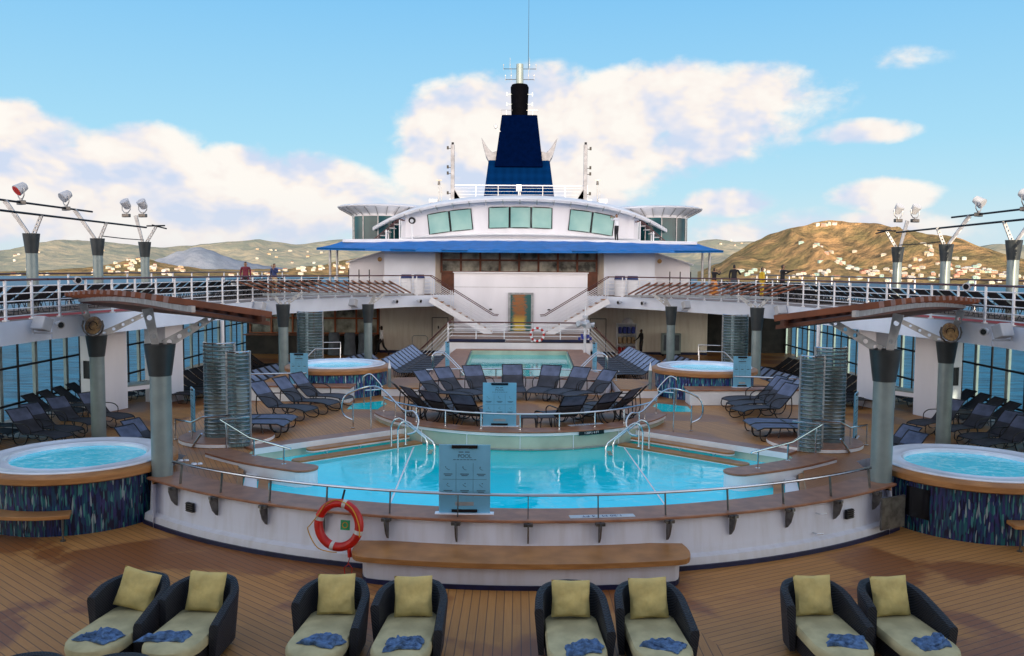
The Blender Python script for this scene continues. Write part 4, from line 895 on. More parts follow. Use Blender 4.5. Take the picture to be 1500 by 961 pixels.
# flat variant
LL = thing('sun_lounger', 'x', 'sun lounger', (0, 0, -60), group='dark sling sun loungers')
mb = MB(); 
for i in range(1):
    P = smoothpath([(-.95,0,.27),(-.8,0,.33),(-.3,0,.335),(.3,0,.32),(.95,0,.33)], 4); vs = []
    for p in P:
        for q in (-1,-.4,.4,1): vs.append((p.x, q*.33, p.z-.012*(1-q*q)))
    mb.add(vs, [(4*i+j, 4*i+4+j, 4*i+5+j, 4*i+1+j) for i in range(len(P)-1) for j in range(3)], True)
mb.build('sling', 'sling_head', LL)
mb = MB()
for s in (-1, 1):
    mb.tube([(-.95,s*.33,.27),(-.8,s*.33,.33),(-.3,s*.33,.335),(.3,s*.33,.32),(.95,s*.33,.33)], .017, 6)
    mb.tube(smoothpath([(-.9,s*.33,.3),(-.85,s*.33,.02),(-.5,s*.33,.02),(-.4,s*.33,.33)], 3), .015, 6); mb.tube(smoothpath([(.1,s*.33,.32),(.25,s*.33,0),(.55,s*.33,.02),(.65,s*.33,.32)], 3), .015, 6)
mb.cyl((-.95,-.33,.27), (-.95,.33,.27), .015, n=6); mb.cyl((.95,-.33,.33), (.95,.33,.33), .015, n=6); mb.cyl((0,-.33,.325), (0,.33,.325), .015, n=6)
mb.build('frame', 'frame_dark', LL)
def lounger(P, x, y, z, ang, label, group): return dup(P, (x, y, z), R(ang), label, group)
J = random.Random(11)
ORD3 = ['nearest', 'middle', 'farthest']
for s in (-1, 1):
    S = SIDE[s]
    # three on the terrace, heads outward
    for i, (fx, fy, hx, hy) in enumerate(((6.0,24.0,7.9,24.7),(6.15,25.0,8.0,25.6),(6.2,25.9,8.1,26.4))) if s > 0 else enumerate(((5.7,23.5,7.5,24.2),(5.3,24.6,7.15,25.25),(4.9+.25,25.65,6.9,26.3))):
        cx_, cy_ = (fx+hx)/2, (fy+hy)/2; a_ = math.degrees(math.atan2(hy-fy, (hx-fx)*s))
        lounger(LF, s*cx_, cy_, .857, a_, '%s of three raised dark loungers between the %s shower screens and rear tub' % (ORD3[i], S), 'raised loungers on the %s terrace' % S)
    for i, (cx_, cy_) in enumerate(((6.75, 21.3), (6.75, 22.05))):
        lounger(LL, s*cx_, cy_, .857, 0 if s > 0 else 180, '%s flat dark lounger behind the shower screens on the %s' % (('nearer', 'farther')[i], S), 'flat loungers on the %s terrace' % S)
    # striped rows seen obliquely
    for row, (x0, y0, x1, y1, n, z, ang) in enumerate(((4.15,32.0,3.85,37.6,9,.857,10),(7.9,37.4,6.7,43.2,10,0.0,10),(10.2,34.0,9.6,38.6,8,0.0,10))):
        for i in range(n):
            q = i/(n-1); a_ = ang+J.uniform(-2, 2)
            if s > 0: lounger(LS, x0+(x1-x0)*q+.1, y0+(y1-y0)*q, z, a_, '%s lounger from the near end of the %s row on the %s' % (ORD[i], ('inner', 'middle', 'outer')[row], S), '%s row of loungers on the %s' % (('inner', 'middle', 'outer')[row], S))
            else: lounger(LS, -(x0+(x1-x0)*q), y0+(y1-y0)*q, z, 180-a_, '%s lounger from the near end of the %s row on the %s' % (ORD[i], ('inner', 'middle', 'outer')[row], S), '%s row of loungers on the %s' % (('inner', 'middle', 'outer')[row], S))
    # front group on the main deck by the white box column
    for i, (cx_, cy_, a_) in enumerate(((13.55,24.1,158),(13.7,25.0,158),(13.65,26.3,155),(13.2,27.3,152))):
        lounger(LF, s*cx_, cy_, 0, (a_ if s < 0 else 180-a_), '%s raised lounger beside the white box column on the %s main deck' % (ORD[i], S), 'raised loungers on the %s main deck' % S)
    # spare loungers standing tightly under the side windows
    for i in range(14):
        lounger(LD, s*(15.2+.1*J.random()), 19.5+i*.95+(1.9 if i > 6 else 0), 0, (180 if s < 0 else 0)+J.uniform(-4, 4), '%s dark lounger from the near end under the side windows on the %s' % (ORD[i], S), 'dark loungers under the %s side windows' % S)
    for i in range(14):
        lounger(LD, s*(12.9-.05*i), 31.8+i*.78, 0, (180 if s < 0 else 0)+J.uniform(-3, 3), '%s lounger of the shaded row below the upper deck on the %s' % (ORD[i], S), 'shaded loungers below the upper deck on the %s' % S)
    for i in range(2):
        lounger(LF, s*(9.3+.25*i), 21.6+.9*i, 0 if i else 0, (160 if s < 0 else 20), '%s lounger behind the front hot tub column on the %s' % (ORD[i], S), 'loungers behind the front %s hot tub' % S)
    # upper deck rows facing the sea
    for i in range(34):
        lounger(LD, s*(15.0), 20.5+i*.94, 3.605, (0 if s < 0 else 180)+J.uniform(-4, 4), 'dark sling lounger in the long tight row on the %s upper deck' % S, 'long row of loungers on the %s upper deck' % S)
    for i in range(20):
        lounger(LD, s*(13.35-.02*i+(0 if i < 12 else 0)), 38.0+i*.80, 3.605, (0 if s < 0 else 180)+J.uniform(-4, 4), 'dark sling lounger in the inner far row on the %s upper deck' % S, 'inner far row of loungers on the %s upper deck' % S)
# round lounge
for i, th in enumerate((128, 146, 163, 180+8, 180+26, 180+44, 180+60)):
    if i == 3: th = 184
    p = pol(th, 2.75); lounger(LF, p[0], p[1], .90, th-90, '%s lounger from the left in the rear half of the round lounge' % ORD[6-i], 'loungers in the round lounge')
for i, th in enumerate((-72, -55, -40, -24, 22, 40, 56, 72)):
    p = pol(th, 2.85); lounger(LF, p[0], p[1], .90, th-90, '%s lounger from the left with its back to the front rim of the lounge' % ORD[i], 'loungers in the round lounge')
for o in (LF, LS, LL, LD):
    for c in list(o.children): bpy.data.objects.remove(c)
    bpy.data.objects.remove(o)
for i, th in enumerate((-64, -10, 4, 12, 64)):
    p = pol(th, 3.2); t = thing('side_table', 'low dark square side table, %s from the left in the round lounge' % ORD[i], 'side table', (*p, .90), R(th), 'side tables in the round lounge')
    mb = MB(); mb.box((0,0,.36), (.42,.42,.025)); mb.build('top', 'sling_fabric', t, bevel=.005)
    for a_ in (-1, 1):
        for b_ in (-1, 1): mb = MB(); mb.beam((a_*.17,b_*.17,.35), (a_*.2,b_*.2,0), .022); mb.build('leg', 'frame_dark', t)
# ------------------------------------------------------------------ columns and teak canopies
def perf_arm(mb, a, b, w0, w1, th=.05, holes=4, up=(0,0,1)):
    """tapered plate from a to b with round holes (ring of quads around each hole)"""
    a, b = Vector(a), Vector(b); d = (b-a); Ln = d.length; d.normalize(); u = Vector(up); side_ = d.cross(u).normalized(); q = side_.cross(d).normalized()
    n = max(holes, 1); seg = Ln/n
    for i in range(n):
        x0, x1 = seg*i, seg*(i+1); xc = (x0+x1)/2; wa = w0+(w1-w0)*x0/Ln; wb = w0+(w1-w0)*x1/Ln; wc = (wa+wb)/2; r = wc*.30 if holes else 0
        outer_ = [(x0,-wa/2),(xc,-wc/2),(x1,-wb/2),(x1,0),(x1,wb/2),(xc,wc/2),(x0,wa/2),(x0,0)]
        ang = [225,270,315,0,45,90,135,180]; inner_ = [(xc+r*math.cos(R(t)), r*math.sin(R(t))) for t in ang]
        for sg in (-1, 1):
            vs = [a+d*x+q*y+side_*sg*th/2 for x, y in outer_+inner_]
            mb.add(vs, [(k, (k+1) % 8, 8+(k+1) % 8, 8+k) for k in range(8)] if holes else [tuple(range(8))])
        vs = [a+d*x+q*y+side_*sg*th/2 for sg in (-1, 1) for x, y in inner_]; mb.add(vs, [(k, (k+1) % 8, 8+(k+1) % 8, 8+k) for k in range(8)])
        vs = [a+d*x+q*y+side_*sg*th/2 for sg in (-1, 1) for x, y in outer_]; mb.add(vs, [(0,1,9,8),(1,2,10,9),(4,5,13,12),(5,6,14,13)])
def column(x, y, zb, zc, r, label, arms, group, conez=.72):
    t = thing('light_column', label, 'column', (x, y, zb), world=True, group=group)
    mb = MB(); mb.cyl((x,y,zb), (x,y,zc-conez), r, n=28); mb.build('shaft', 'column_grey', t)
    mb = MB(); mb.cyl((x,y,zb), (x,y,zb+.03), r*1.15, n=28); mb.build('base_ring', 'bracket_metal', t)
    mb = MB(); mb.cyl((x,y,zc-conez), (x,y,zc), r*1.06, r*1.48, n=28); mb.build('cone', 'charcoal_cone', t)
    for (e, w0, w1, holes) in arms:
        mb = MB(); d = (Vector(e)-Vector((x, y, zc))); d.z = 0; d.normalize()
        up = d.cross(Vector((0,0,1)))
        perf_arm(mb, Vector((x, y, zc-.02))+d*.08, e, w0, w1, .05, holes, up=Vector((0,0,1)) if abs(e[2]-zc) < 3 else (1,0,0)); mb.build('arm', 'arm_metal', t)
    return t
def canopy(s, A0, A1, B0, B1, nsl, over0, over1, label, matn, arch=.25, sw=.16, ext0=.06, ext1=.06, th=.085):
    """two curved beams A0-A1 and B0-B1, slats across both"""
    t = thing('slatted_canopy', label, 'canopy', tuple((Vector(A0)+Vector(B1))/2), world=True, group='slatted teak canopies')
    A0, A1, B0, B1 = map(Vector, (A0, A1, B0, B1))
    def P(a, b, u): p = a+(b-a)*u; p.z += arch*math.sin(PI*min(max(u, 0), 1)); return p
    for a, b in ((A0, A1), (B0, B1)):
        mb = MB(); us = [-ext0+(1+ext0+ext1)*i/16 for i in range(17)]; pts = [P(a, b, u) for u in us]
        for p, q in zip(pts, pts[1:]): mb.beam(p, q+(q-p)*.02, .06, .10)
        mb.build('beam', 'arm_metal' if a is A0 or th < .1 else 'soffit', t)
    for i in range(nsl):
        u = -ext0+(1+ext0+ext1)*(i+.5)/nsl; a, b = P(A0, A1, u), P(B0, B1, u); d = (b-a)
        a2 = a-d*over0+Vector((0,0,.10)); b2 = b+d*over1+Vector((0,0,.10)); mb = MB(); mb.beam(a2, b2, sw, th); mb.build('slat', matn, t, bevel=.008)
    return t
for s in (-1, 1):
    S = SIDE[s]; C1 = (s*7.08, 16.86, 3.50); C2 = (s*12.3, 25.0, 3.02); V = Vector
    column(*C1[:2], .857, C1[2], .2, 'grey front column with dark cone standing at the pool end of the %s hot tub' % S, [((s*7.26, 16.74, 4.20), .13, .20, 2), ((s*6.2, 17.42, 4.02), .19, .12, 5)], 'front canopy columns', .62)
    column(C2[0], C2[1], 0, C2[2], .2, 'grey column with dark cone behind the %s front hot tub' % S, [((s*12.58, 24.8, 3.92), .13, .20, 2), ((s*11.15, 25.74, 3.62), .19, .12, 5)], 'front canopy columns', .62)
    cp = canopy(s, (s*5.4, 14.0, 4.33), (s*12.85, 25.2, 4.02), (s*4.45, 14.62, 4.14), (s*11.6, 26.05, 3.74), 15, .28, .18, 'long curved teak slat canopy over the %s front columns' % S, 'teak_red', arch=.10, sw=.42, ext1=.01, ext0=.02, th=.11)
    mb = MB(); vs = []
    for i in range(17):
        u = i/16; z_ = .10*math.sin(PI*u); A = V((s*5.4, 14.0, 4.33)).lerp(V((s*12.85, 25.2, 4.02)), u); B = V((s*4.3, 14.72, 4.12)).lerp(V((s*11.45, 26.15, 3.72)), u)
        w_ = .25+.75*math.sin(PI*min(1, u*1.15+.02))**.6 if u < .86 else .3
        vs += [(A.x, A.y, A.z+z_-.02), (B.x, B.y, B.z+z_-.03), (B.x, B.y, B.z+z_-.06-.10*w_), (A.x, A.y, A.z+z_-.05-.06*w_)]
    mb.add(vs, [(4*i+j, 4*i+(j+1) % 4, 4*i+4+(j+1) % 4, 4*i+4+j) for i in range(16) for j in range(4)]+[(0,1,2,3), (64,65,66,67)]); mb.build('soffit', 'soffit', cp)
    C3 = (s*9.85, 36.0, 3.50); C4 = (s*7.35, 42.0, 3.28)
    column(C3[0], C3[1], .02, C3[2], .2, 'grey column with dark cone by the ribbed screens at the rear on the %s' % S, [((s*10.2, 35.6, 3.92), .12, .16, 2), ((s*9.1, 36.3, 4.0), .18, .12, 4)], 'rear canopy columns', .95)
    column(C4[0], C4[1], .02, C4[2], .2, 'grey column with dark cone behind the %s rear hot tub' % S, [((s*7.0, 42.0, 3.75), .12, .16, 0), ((s*6.5, 42.3, 3.85), .18, .12, 4)], 'rear canopy columns', .9)
    canopy(s, (s*5.8, 44.5, 3.70), (s*10.1, 35.5, 3.92), (s*6.75, 44.1, 4.25), (s*11.2, 35.0, 4.34), 18, .05, .05, 'thin slatted teak canopy over the rear columns on the %s' % S, 'teak_red' if s > 0 else 'window_wood', arch=.03, sw=.22, th=.06)
    # shower screens
    t = thing('shower_screen', 'pair of curved ribbed metal and glass shower screens behind the %s front column' % S, 'shower screen', (s*6.9, 20, .86), world=True)
    def screen(cx, cy, r, a0, a1, z0, z1, ribs, parent, mat_=('shower_panel')):
        mb = MB(); n = 14; mb.lathe([(r, z0), (r, z1)], c=(cx, cy, 0), n=n, a0=a0, a1=a1); pn_ = mb.build('panel', 'shower_glass', parent)
        mb = MB(); m = ribs
        for i in range(m):
            z = z0+.10+(z1-z0-.15)*i/(m-1); mb.lathe([(r+.012, z-.018), (r+.024, z), (r+.012, z+.018)], c=(cx, cy, 0), n=n, a0=a0, a1=a1)
        mb.build('rib', 'shower_panel', pn_); 
        for A in (a0, a1):
            mb = MB(); mb.beam((cx+r*math.cos(A), cy+r*math.sin(A), z0-.02), (cx+r*math.cos(A), cy+r*math.sin(A), z1+.04), .09, .06); mb.build('upright', 'arm_metal', parent)
        mb = MB(); mb.tube([(cx+r*math.cos(a0+(a1-a0)*i/n), cy+r*math.sin(a0+(a1-a0)*i/n), z1+.03) for i in range(n+1)], .022, 6); mb.build('top_tube', 'chrome', parent)
    if s < 0:
        screen(-7.25, 20.75, .37, R(175), R(350), .95, 3.17, 24, t); screen(-6.50, 19.8, .24, R(190), R(370), .90, 3.05, 22, t)
    else:
        screen(7.42, 20.75, .37, R(190), R(365), .95, 3.17, 24, t); screen(6.68, 19.8, .24, R(170), R(350), .90, 3.05, 22, t)
    mb = MB(); mb.lathe([(0, .95), (1.1, .95), (1.1, .86)], c=(s*7.1, 20.75, 0), n=40); o = mb.build('shower_base', 'teak_edge', t)
    mb = MB(); mb.lathe([(1.11, .935), (1.11, .86)], c=(s*7.1, 20.75, 0), n=40); mb.build('base_band', 'white_paint', t)
    mb = MB(); mb.cyl((s*7.15, 20.95, .95), (s*7.15, 20.95, 3.05), .03, n=10); mb.tube([(s*7.15, 20.95, 3.0), (s*7.1, 20.8, 3.1), (s*7.05, 20.6, 3.0)], .02, 6); mb.cyl((s*7.05, 20.6, 3.0), (s*7.05, 20.6, 2.96), .08, n=12); mb.build('shower_pipe', 'chrome', t)
    t = thing('shower_screen', 'curved ribbed metal shower screen beside the %s rear column' % S, 'shower screen', (s*9, 37, .0), world=True)
    if s < 0: screen(-9.0, 37.2, .55, R(180), R(350), .2, 3.12, 24, t)
    else: screen(9.25, 37.2, .55, R(190), R(360), .2, 3.12, 24, t)
    # white box columns and the counter between them
    for i, (x, y, w_) in enumerate(((14.55, 30.1, 1.05), (13.3, 32.2, .95))):
        t = thing('box_column', 'white square box column %s on the %s' % (('with the black display', 'at the rear end of the counter')[i], S), 'column', (s*x, y, 0), R(18)*s)
        mb = MB(); mb.box((0, 0, 1.5), (w_, w_, 3.0)); mb.build('casing', 'bridge_wall', t, bevel=.01)
        if i == 0: mb = MB(); mb.box((s*.15, -w_/2-.02, 1.45), (.42, .04, .62)); mb.build('display', 'screen_black', t)
    t = thing('counter', 'narrow white counter spanning between the box columns on the %s' % S, 'counter', (s*13.9, 31, 0), world=True)
    mb = MB(); mb.beam((s*14.2, 30.6, .78), (s*13.3, 32.0, .78), .7, .06); mb.build('top', 'column_grey', t); mb = MB(); mb.beam((s*13.93, 30.45, .68), (s*13.0, 31.9, .68), .06, .16); mb.build('apron', 'bridge_wall', t)
    for i, (x, y) in enumerate(((11.2, 32.5), (9.6, 39.0))):
        mb = MB(); mb.cyl((s*x, y, 0), (s*x, y, 3.02), .07, n=12); o = mb.build('support_post', 'white_paint'); tag(o, '%s thin white support post under the %s upper deck' % (('nearer', 'farther')[i], S), 'post')

# ------------------------------------------------------------------ railings of the upper deck
def railing(path, label, h=1.05, gap=1.25, top='brown_rail', bars=5, posts=True, pr=.045, name='railing', br=.016):
    t = thing(name, label, 'railing', tuple(path[0]), world=True); P = [Vector(p) for p in path]
    up_ = Vector((0,0,1))
    mb = MB(); mb.tube([p+up_*h for p in P], .035, 6); mb.build('handrail', top, t)
    for k_ in range(bars):
        mb = MB(); mb.tube([p+up_*(h*(k_+.6)/(bars+.45)) for p in P], br, 5); mb.build('bar', 'white_paint', t)
    acc = 0; nxt = 0; n_ = 0
    for a, b in zip(P, P[1:]):
        d = (b-a).length
        while nxt <= acc+d and n_ < 98:
            p = a+(b-a)*((nxt-acc)/d if d else 0); mb = MB(); mb.beam(p, p+up_*(h-.02), pr*1.6, pr*1.0); 
            mb.box((p.x, p.y, p.z+.02), (.12, .12, .03)); mb.build('post', 'white_paint', t); nxt += gap; n_ += 1
        acc += d
    return t
for s in (-1, 1):
    I = [(s*(x+.08), y, 3.6) for x, y in inn if y > 3 and y < 46.4]+[(s*4.72, 46.55, 3.6)]
    railing(I, 'white railing with brown handrail along the inner edge of the %s upper deck' % SIDE[s], gap=1.18)
    railing([(s*16.5, y, 3.6) for y in range(10, 66, 4)], 'outer white railing with brown handrail along the sea side of the %s upper deck' % SIDE[s], h=1.15, gap=2.4, br=.009, bars=4)
    # side windows below
    t = thing('side_windows', 'row of tall side windows in dark frames under the %s upper deck, sea beyond' % SIDE[s], 'windows', (s*16.4, 30, 0), world=True)
    mb = MB(); mb.add([(s*16.42, -8, .0), (s*16.42, 54, 0), (s*16.42, 54, 3.0), (s*16.42, -8, 3.0)], [(0,1,2,3)]); mb.build('glass', 'side_glass', t)
    for i in range(46):
        y = 9+i*1.0; mb = MB(); wide = (i % 2 == 0); mb.beam((s*16.36, y, 0), (s*16.36, y, 3.0), .16 if wide else .06, .10 if wide else .05, up=(1, 0, 0)); mb.build('mullion', 'column_grey' if wide else 'black_metal', t)
    for z, h_ in ((1.75, .07), (.55, .07), (2.95, .1)):
        mb = MB(); mb.beam((s*16.34, -8, z), (s*16.34, 54, z), .07, h_); mb.build('rail', 'black_metal', t)
    # light columns on the upper deck
    for i, (y, n_) in enumerate(((22.9, 0), (27.3, 0), (31.6, 0), (35.6, 2))):
        x = 15.4; zt = 6.03; ot = Vector((s*16.2, y, 7.05)); it = Vector((s*(15.05), y, 6.62))
        if i == 3: ot = Vector((s*15.75, y, 7.1)); it = Vector((s*14.9, y, 6.68))
        t = column(s*x, y, 3.605, zt, .17, 'tall floodlight column with dark cone, %s from the near end of the %s upper deck' % (ORD[i], SIDE[s]), [(ot, .10, .15, 0), (it, .12, .10, 5)], 'floodlight columns on the upper deck', .62)
    ub = thing('lighting_bar', 'upper horizontal lighting bar joining the %s floodlight columns' % SIDE[s], 'lighting bar', (s*16.2, 28, 7.05), world=True)
    mb = MB(); mb.cyl((s*16.2, 20, 7.05), (s*16.25, 33.0, 7.08), .035, n=8); mb.build('bar', 'black_metal', ub)
    mb = MB(); mb.cyl((s*15.05, 20, 6.62), (s*15.15, 35.2, 6.60), .035, n=8); o = mb.build('lower_bar', 'black_metal'); tag(o, 'lower thin horizontal bar joining the %s floodlight columns' % SIDE[s], 'bar')
    mb = MB(); mb.cyl((s*14.9, 35.2, 6.70), (s*14.9, 36.6, 6.62), .03, n=8); mb.cyl((s*14.55, 35.6, 6.70), (s*15.3, 35.6, 6.68), .03, n=8); o = mb.build('short_bar', 'black_metal'); tag(o, 'short crossbar on the last %s floodlight column' % SIDE[s], 'bar')
    mb = MB(); mb.tube([(s*15.3, 31.8, 6.12), (s*15.3, 33.6, 6.09), (s*15.35, 35.4, 6.1)], .02, 6); o = mb.build('cable', 'black_metal'); tag(o, 'slack cable between the two farthest %s floodlight columns' % SIDE[s], 'cable')
    def flood(x, y, z, rz, tilt, label, red):
        t = thing('floodlight', label, 'floodlight', (x, y, z), rz, group='floodlights on the upper bars')
        D = Vector((0, -math.cos(tilt), -math.sin(tilt))); c = Vector((0, 0, .42)); a_, b_ = c-D*.16, c+D*.16
        mb = MB(); mb.cyl(a_, b_, .14, .19, n=18); mb.cyl(a_-D*.04, a_, .08, .14, n=18); hs = mb.build('housing', 'lamp_white', t)
        mb = MB(); mb.cyl(b_+D*.004, b_+D*.02, .165, n=18); mb.build('lens', 'lamp_red' if red else 'lamp_white', hs)
        mb = MB(); mb.tube([(-.21, 0, .42), (-.21, 0, .2), (-.1, 0, .08), (.1, 0, .08), (.21, 0, .2), (.21, 0, .42)], .02, 6); mb.cyl((0,0,0), (0,0,.1), .05, n=10); mb.build('yoke', 'arm_metal', t)
        mb = MB(); mb.box((0, 0, -.04), (.34, .16, .14)); mb.build('ballast_box', 'bracket_metal', t, bevel=.02)
    for i, (y, red) in enumerate(((22.6, 1), (25.6, 1), (28.2, 1), (31.0, 0))):
        flood(s*16.2, y, 7.1, R(35)*s, R(35), '%s round floodlight on the %s upper lighting bar' % (ORD[i], SIDE[s]), red)
    for i, dx in enumerate((-.38, .30)):
        flood(s*(15.75)+dx, 35.6, 7.14, R(20)*s, R(-50), '%s of the paired floodlights on the last %s column' % (('left one', 'right one')[i], SIDE[s]), 0)
    # fixtures on the fascia
    def fixture(kind, x, y, z, label):
        if kind == 'flood':
            t = thing('fascia_floodlight', label, 'floodlight', (s*x, y, z)); mb = MB(); mb.box((0, -.0, 0), (.42, .30, .36), rz=R(20)*s, rx=R(-20)); mb.build('housing', 'lamp_white', t, bevel=.03)
            mb = MB(); mb.beam((s*.25, .1, -.25), (-s*.25, 0, -.25), .05); mb.beam((s*.25, 0, -.25), (s*.25, 0, .05), .04); mb.build('bracket', 'lamp_white', t)
        elif kind == 'cam':
            t = thing('deck_lamp', label, 'lamp', (s*x, y, z)); d = Vector((-s*.8, -.6, -.1)).normalized()
            mb = MB(); mb.cyl(-d*.12, d*.06, .05, .09, n=16); mb.cyl(d*.06, d*.14, .11, n=16); mb.build('housing', 'lamp_white', t)
            mb = MB(); mb.cyl(d*.142, d*.15, .08, n=16); mb.build('lens', 'screen_black', t)
        else:
            t = thing('amber_floodlight', label, 'floodlight', (s*x, y, z)); d = Vector((s*.15, -.95, .25)).normalized()
            mb = MB(); mb.cyl(-d*-.02, d*-.22, .27, .14, n=24); mb.tube([( .30*math.cos(R(a)), -.05, .30*math.sin(R(a))) for a in range(150, 391, 30)], .025, 6); mb.build('housing', 'bracket_metal', t)
            mb = MB(); mb.cyl(d*.0, d*.02, .25, n=24); mb.build('lens', 'amber', t); mb = MB(); mb.tube([(.12*math.cos(R(a)), -.04, .12*math.sin(R(a))) for a in range(0, 300, 30)], .012, 5); mb.build('lamp_element', 'screen_black', t)
    fixture('flood', 12.55, 22.6, 3.50, 'white square floodlight on the near fascia of the %s upper deck' % SIDE[s])
    fixture('flood', 10.7, 35.6, 3.42, 'white square floodlight on the fascia beyond the %s large canopy' % SIDE[s])
    fixture('cam', 12.65, 23.6, 3.42, 'small round deck lamp on the near fascia of the %s upper deck' % SIDE[s])
    fixture('cam', 12.8, 24.9, 4.62, 'small round lamp fixed to the railing of the %s upper deck' % SIDE[s])
    fixture('amber', 12.1, 24.45, 3.33, 'round amber floodlight beside the arms of the %s rear canopy column' % SIDE[s])
    fixture('flood', 8.1, 42.0, 3.35, 'small white speaker box on the fascia above the %s rear hot tub' % SIDE[s])
    fixture('cam', 6.4, 44.6, 3.33, 'outer round deck lamp near the %s staircase' % SIDE[s]); fixture('cam', 5.3, 45.7, 3.32, 'inner round deck lamp near the %s staircase' % SIDE[s])

# ------------------------------------------------------------------ front superstructure
fw = thing('forward_wall', 'cream lower wall with dark skirting and doors under the forward upper deck', 'wall', (0, 53, 0), world=True)
mb = MB(); mb.box((-5.85, 51.6, 1.5), (4.9, .2, 3.0)); mb.box((7.3, 51.6, 1.5), (7.8, .2, 3.0)); mb.build('panel', 'cream_paint', fw)
mb = MB(); mb.box((-5.85, 51.48, .08), (4.9, .03, .16)); mb.box((7.3, 51.48, .08), (7.8, .03, .16)); mb.build('skirting', 'navy', fw)
for i, s in enumerate((-1, 1)):
    x = s*4.7; mb = MB(); mb.box((x, 51.485, 1.05), (.92, .03, 2.1)); d = mb.build('door', 'cream_paint', fw)
    mb = MB()
    for q in (-.47, .47): mb.box((x+q, 51.465, 1.05), (.035, .03, 2.1))
    mb.box((x, 51.465, 2.12), (.97, .03, .035)); mb.build('door_frame', 'black_metal', d)
    mb = MB(); mb.box((x-.1, 51.46, 1.55), (.07, .01, .16)); mb.build('door_sign', 'black_metal', d)
mb = MB(); mb.tube([(-6.35,51.4,.3),(-6.35,51.4,.95),(-6.25,51.4,1.05),(-5.55,51.4,1.05),(-5.45,51.4,.95),(-5.45,51.4,.3)], .02, 6); o = mb.build('wall_rail', 'arm_metal'); tag(o, 'small arched rail fixed to the cream wall behind the waiter', 'rail')
def framed_windows(t, x0, x1, z0, z1, y, n, rows, fm, gm, fr=.10, split=None):
    w_ = (x1-x0)/n; mb = MB(); mb.box(((x0+x1)/2, y+.12, (z0+z1)/2), (x1-x0, .06, z1-z0)); mb.build('glass', gm, t)
    for i in range(n+1): mb = MB(); mb.box((x0+w_*i, y, (z0+z1)/2), (fr, .12, z1-z0+.02)); mb.build('mullion', fm, t)
    for j in range(rows+1): mb = MB(); mb.box(((x0+x1)/2, y-.004, z0+(z1-z0)*j/rows), (x1-x0+fr, .13, fr*.9)); mb.build('transom', fm, t)
br_ = thing('bar_front', 'shaded bar front with brown framed windows under the left deck', 'bar', (-12, 53, 0), world=True)
framed_windows(br_, -16.0, -8.4, 1.15, 2.95, 51.4, 6, 2, 'bar_wood', 'bar_glass'); 
mb = MB(); mb.box((-12.2, 50.6, .55), (7.4, .8, 1.1)); mb.build('counter', 'dark_interior', br_); mb = MB(); mb.box((-12.2, 50.5, 1.13), (7.6, 1.0, .06)); mb.build('counter_top', 'window_wood', br_)
mb = MB(); mb.box((-12.3, 51.8, 1.5), (8, .1, 3)); mb.build('back_wall', 'dark_interior', br_)
for i, x in enumerate((-10.6, -9.7, -8.9)):
    t = thing('covered_stool', '%s covered grey bar stool from the left before the bar' % ORD[i], 'stool', (x, 49.5, 0), group='covered stools'); mb = MB(); mb.lathe([(.0,1.35),(.28,1.33),(.32,1.2),(.3,.8),(.38,.05)], n=14); mb.build('cover', 'grey_cloth', t)
mb = MB(); mb.box((14.0, 53.2, 1.5), (5.4, .1, 3.0)); o = mb.build('dark_lobby_wall', 'dark_interior'); tag(o, 'dark recessed wall under the deck beyond the right ribbed screen', 'wall')
# white screen wall with the glass artwork
sw_ = thing('screen_wall', 'tall white wall behind the stage with a glass artwork in its middle', 'wall', (0, 46.9, 1.66), world=True)
mb = MB(); mb.box((0.07, 46.95, 3.20), (7.2, .2, 3.24)); mb.build('panel', 'bridge_wall', sw_)
mb = MB(); mb.box((.07, 46.9, 4.84), (7.3, .34, .05)); mb.build('cap', 'white_paint', sw_)
mb = MB(); mb.box((.07, 46.845, 4.05), (7.2, .012, .02)); mb.build('seam', 'arm_metal', sw_)
for x in (-1.55, 1.6): mb = MB(); mb.box((x, 46.82, 2.85), (.14, .05, .07)); mb.build('wall_light', 'black_metal', sw_)
t = thing('glass_artwork', 'tall blue green glass panel with an orange pattern on the white wall', 'artwork', (.08, 46.8, 1.66), world=True)
mb = MB(); mb.box((.08, 46.80, 2.68), (1.12, .05, 1.96)); mb.build('panel', 'art_glass', t)
mb = MB(); 
for q in (-.62, .62): mb.box((.08+q, 46.79, 2.68), (.13, .08, 2.05))
mb.box((.08, 46.79, 3.72), (1.37, .08, .09)); mb.build('frame', 'arm_metal', t)
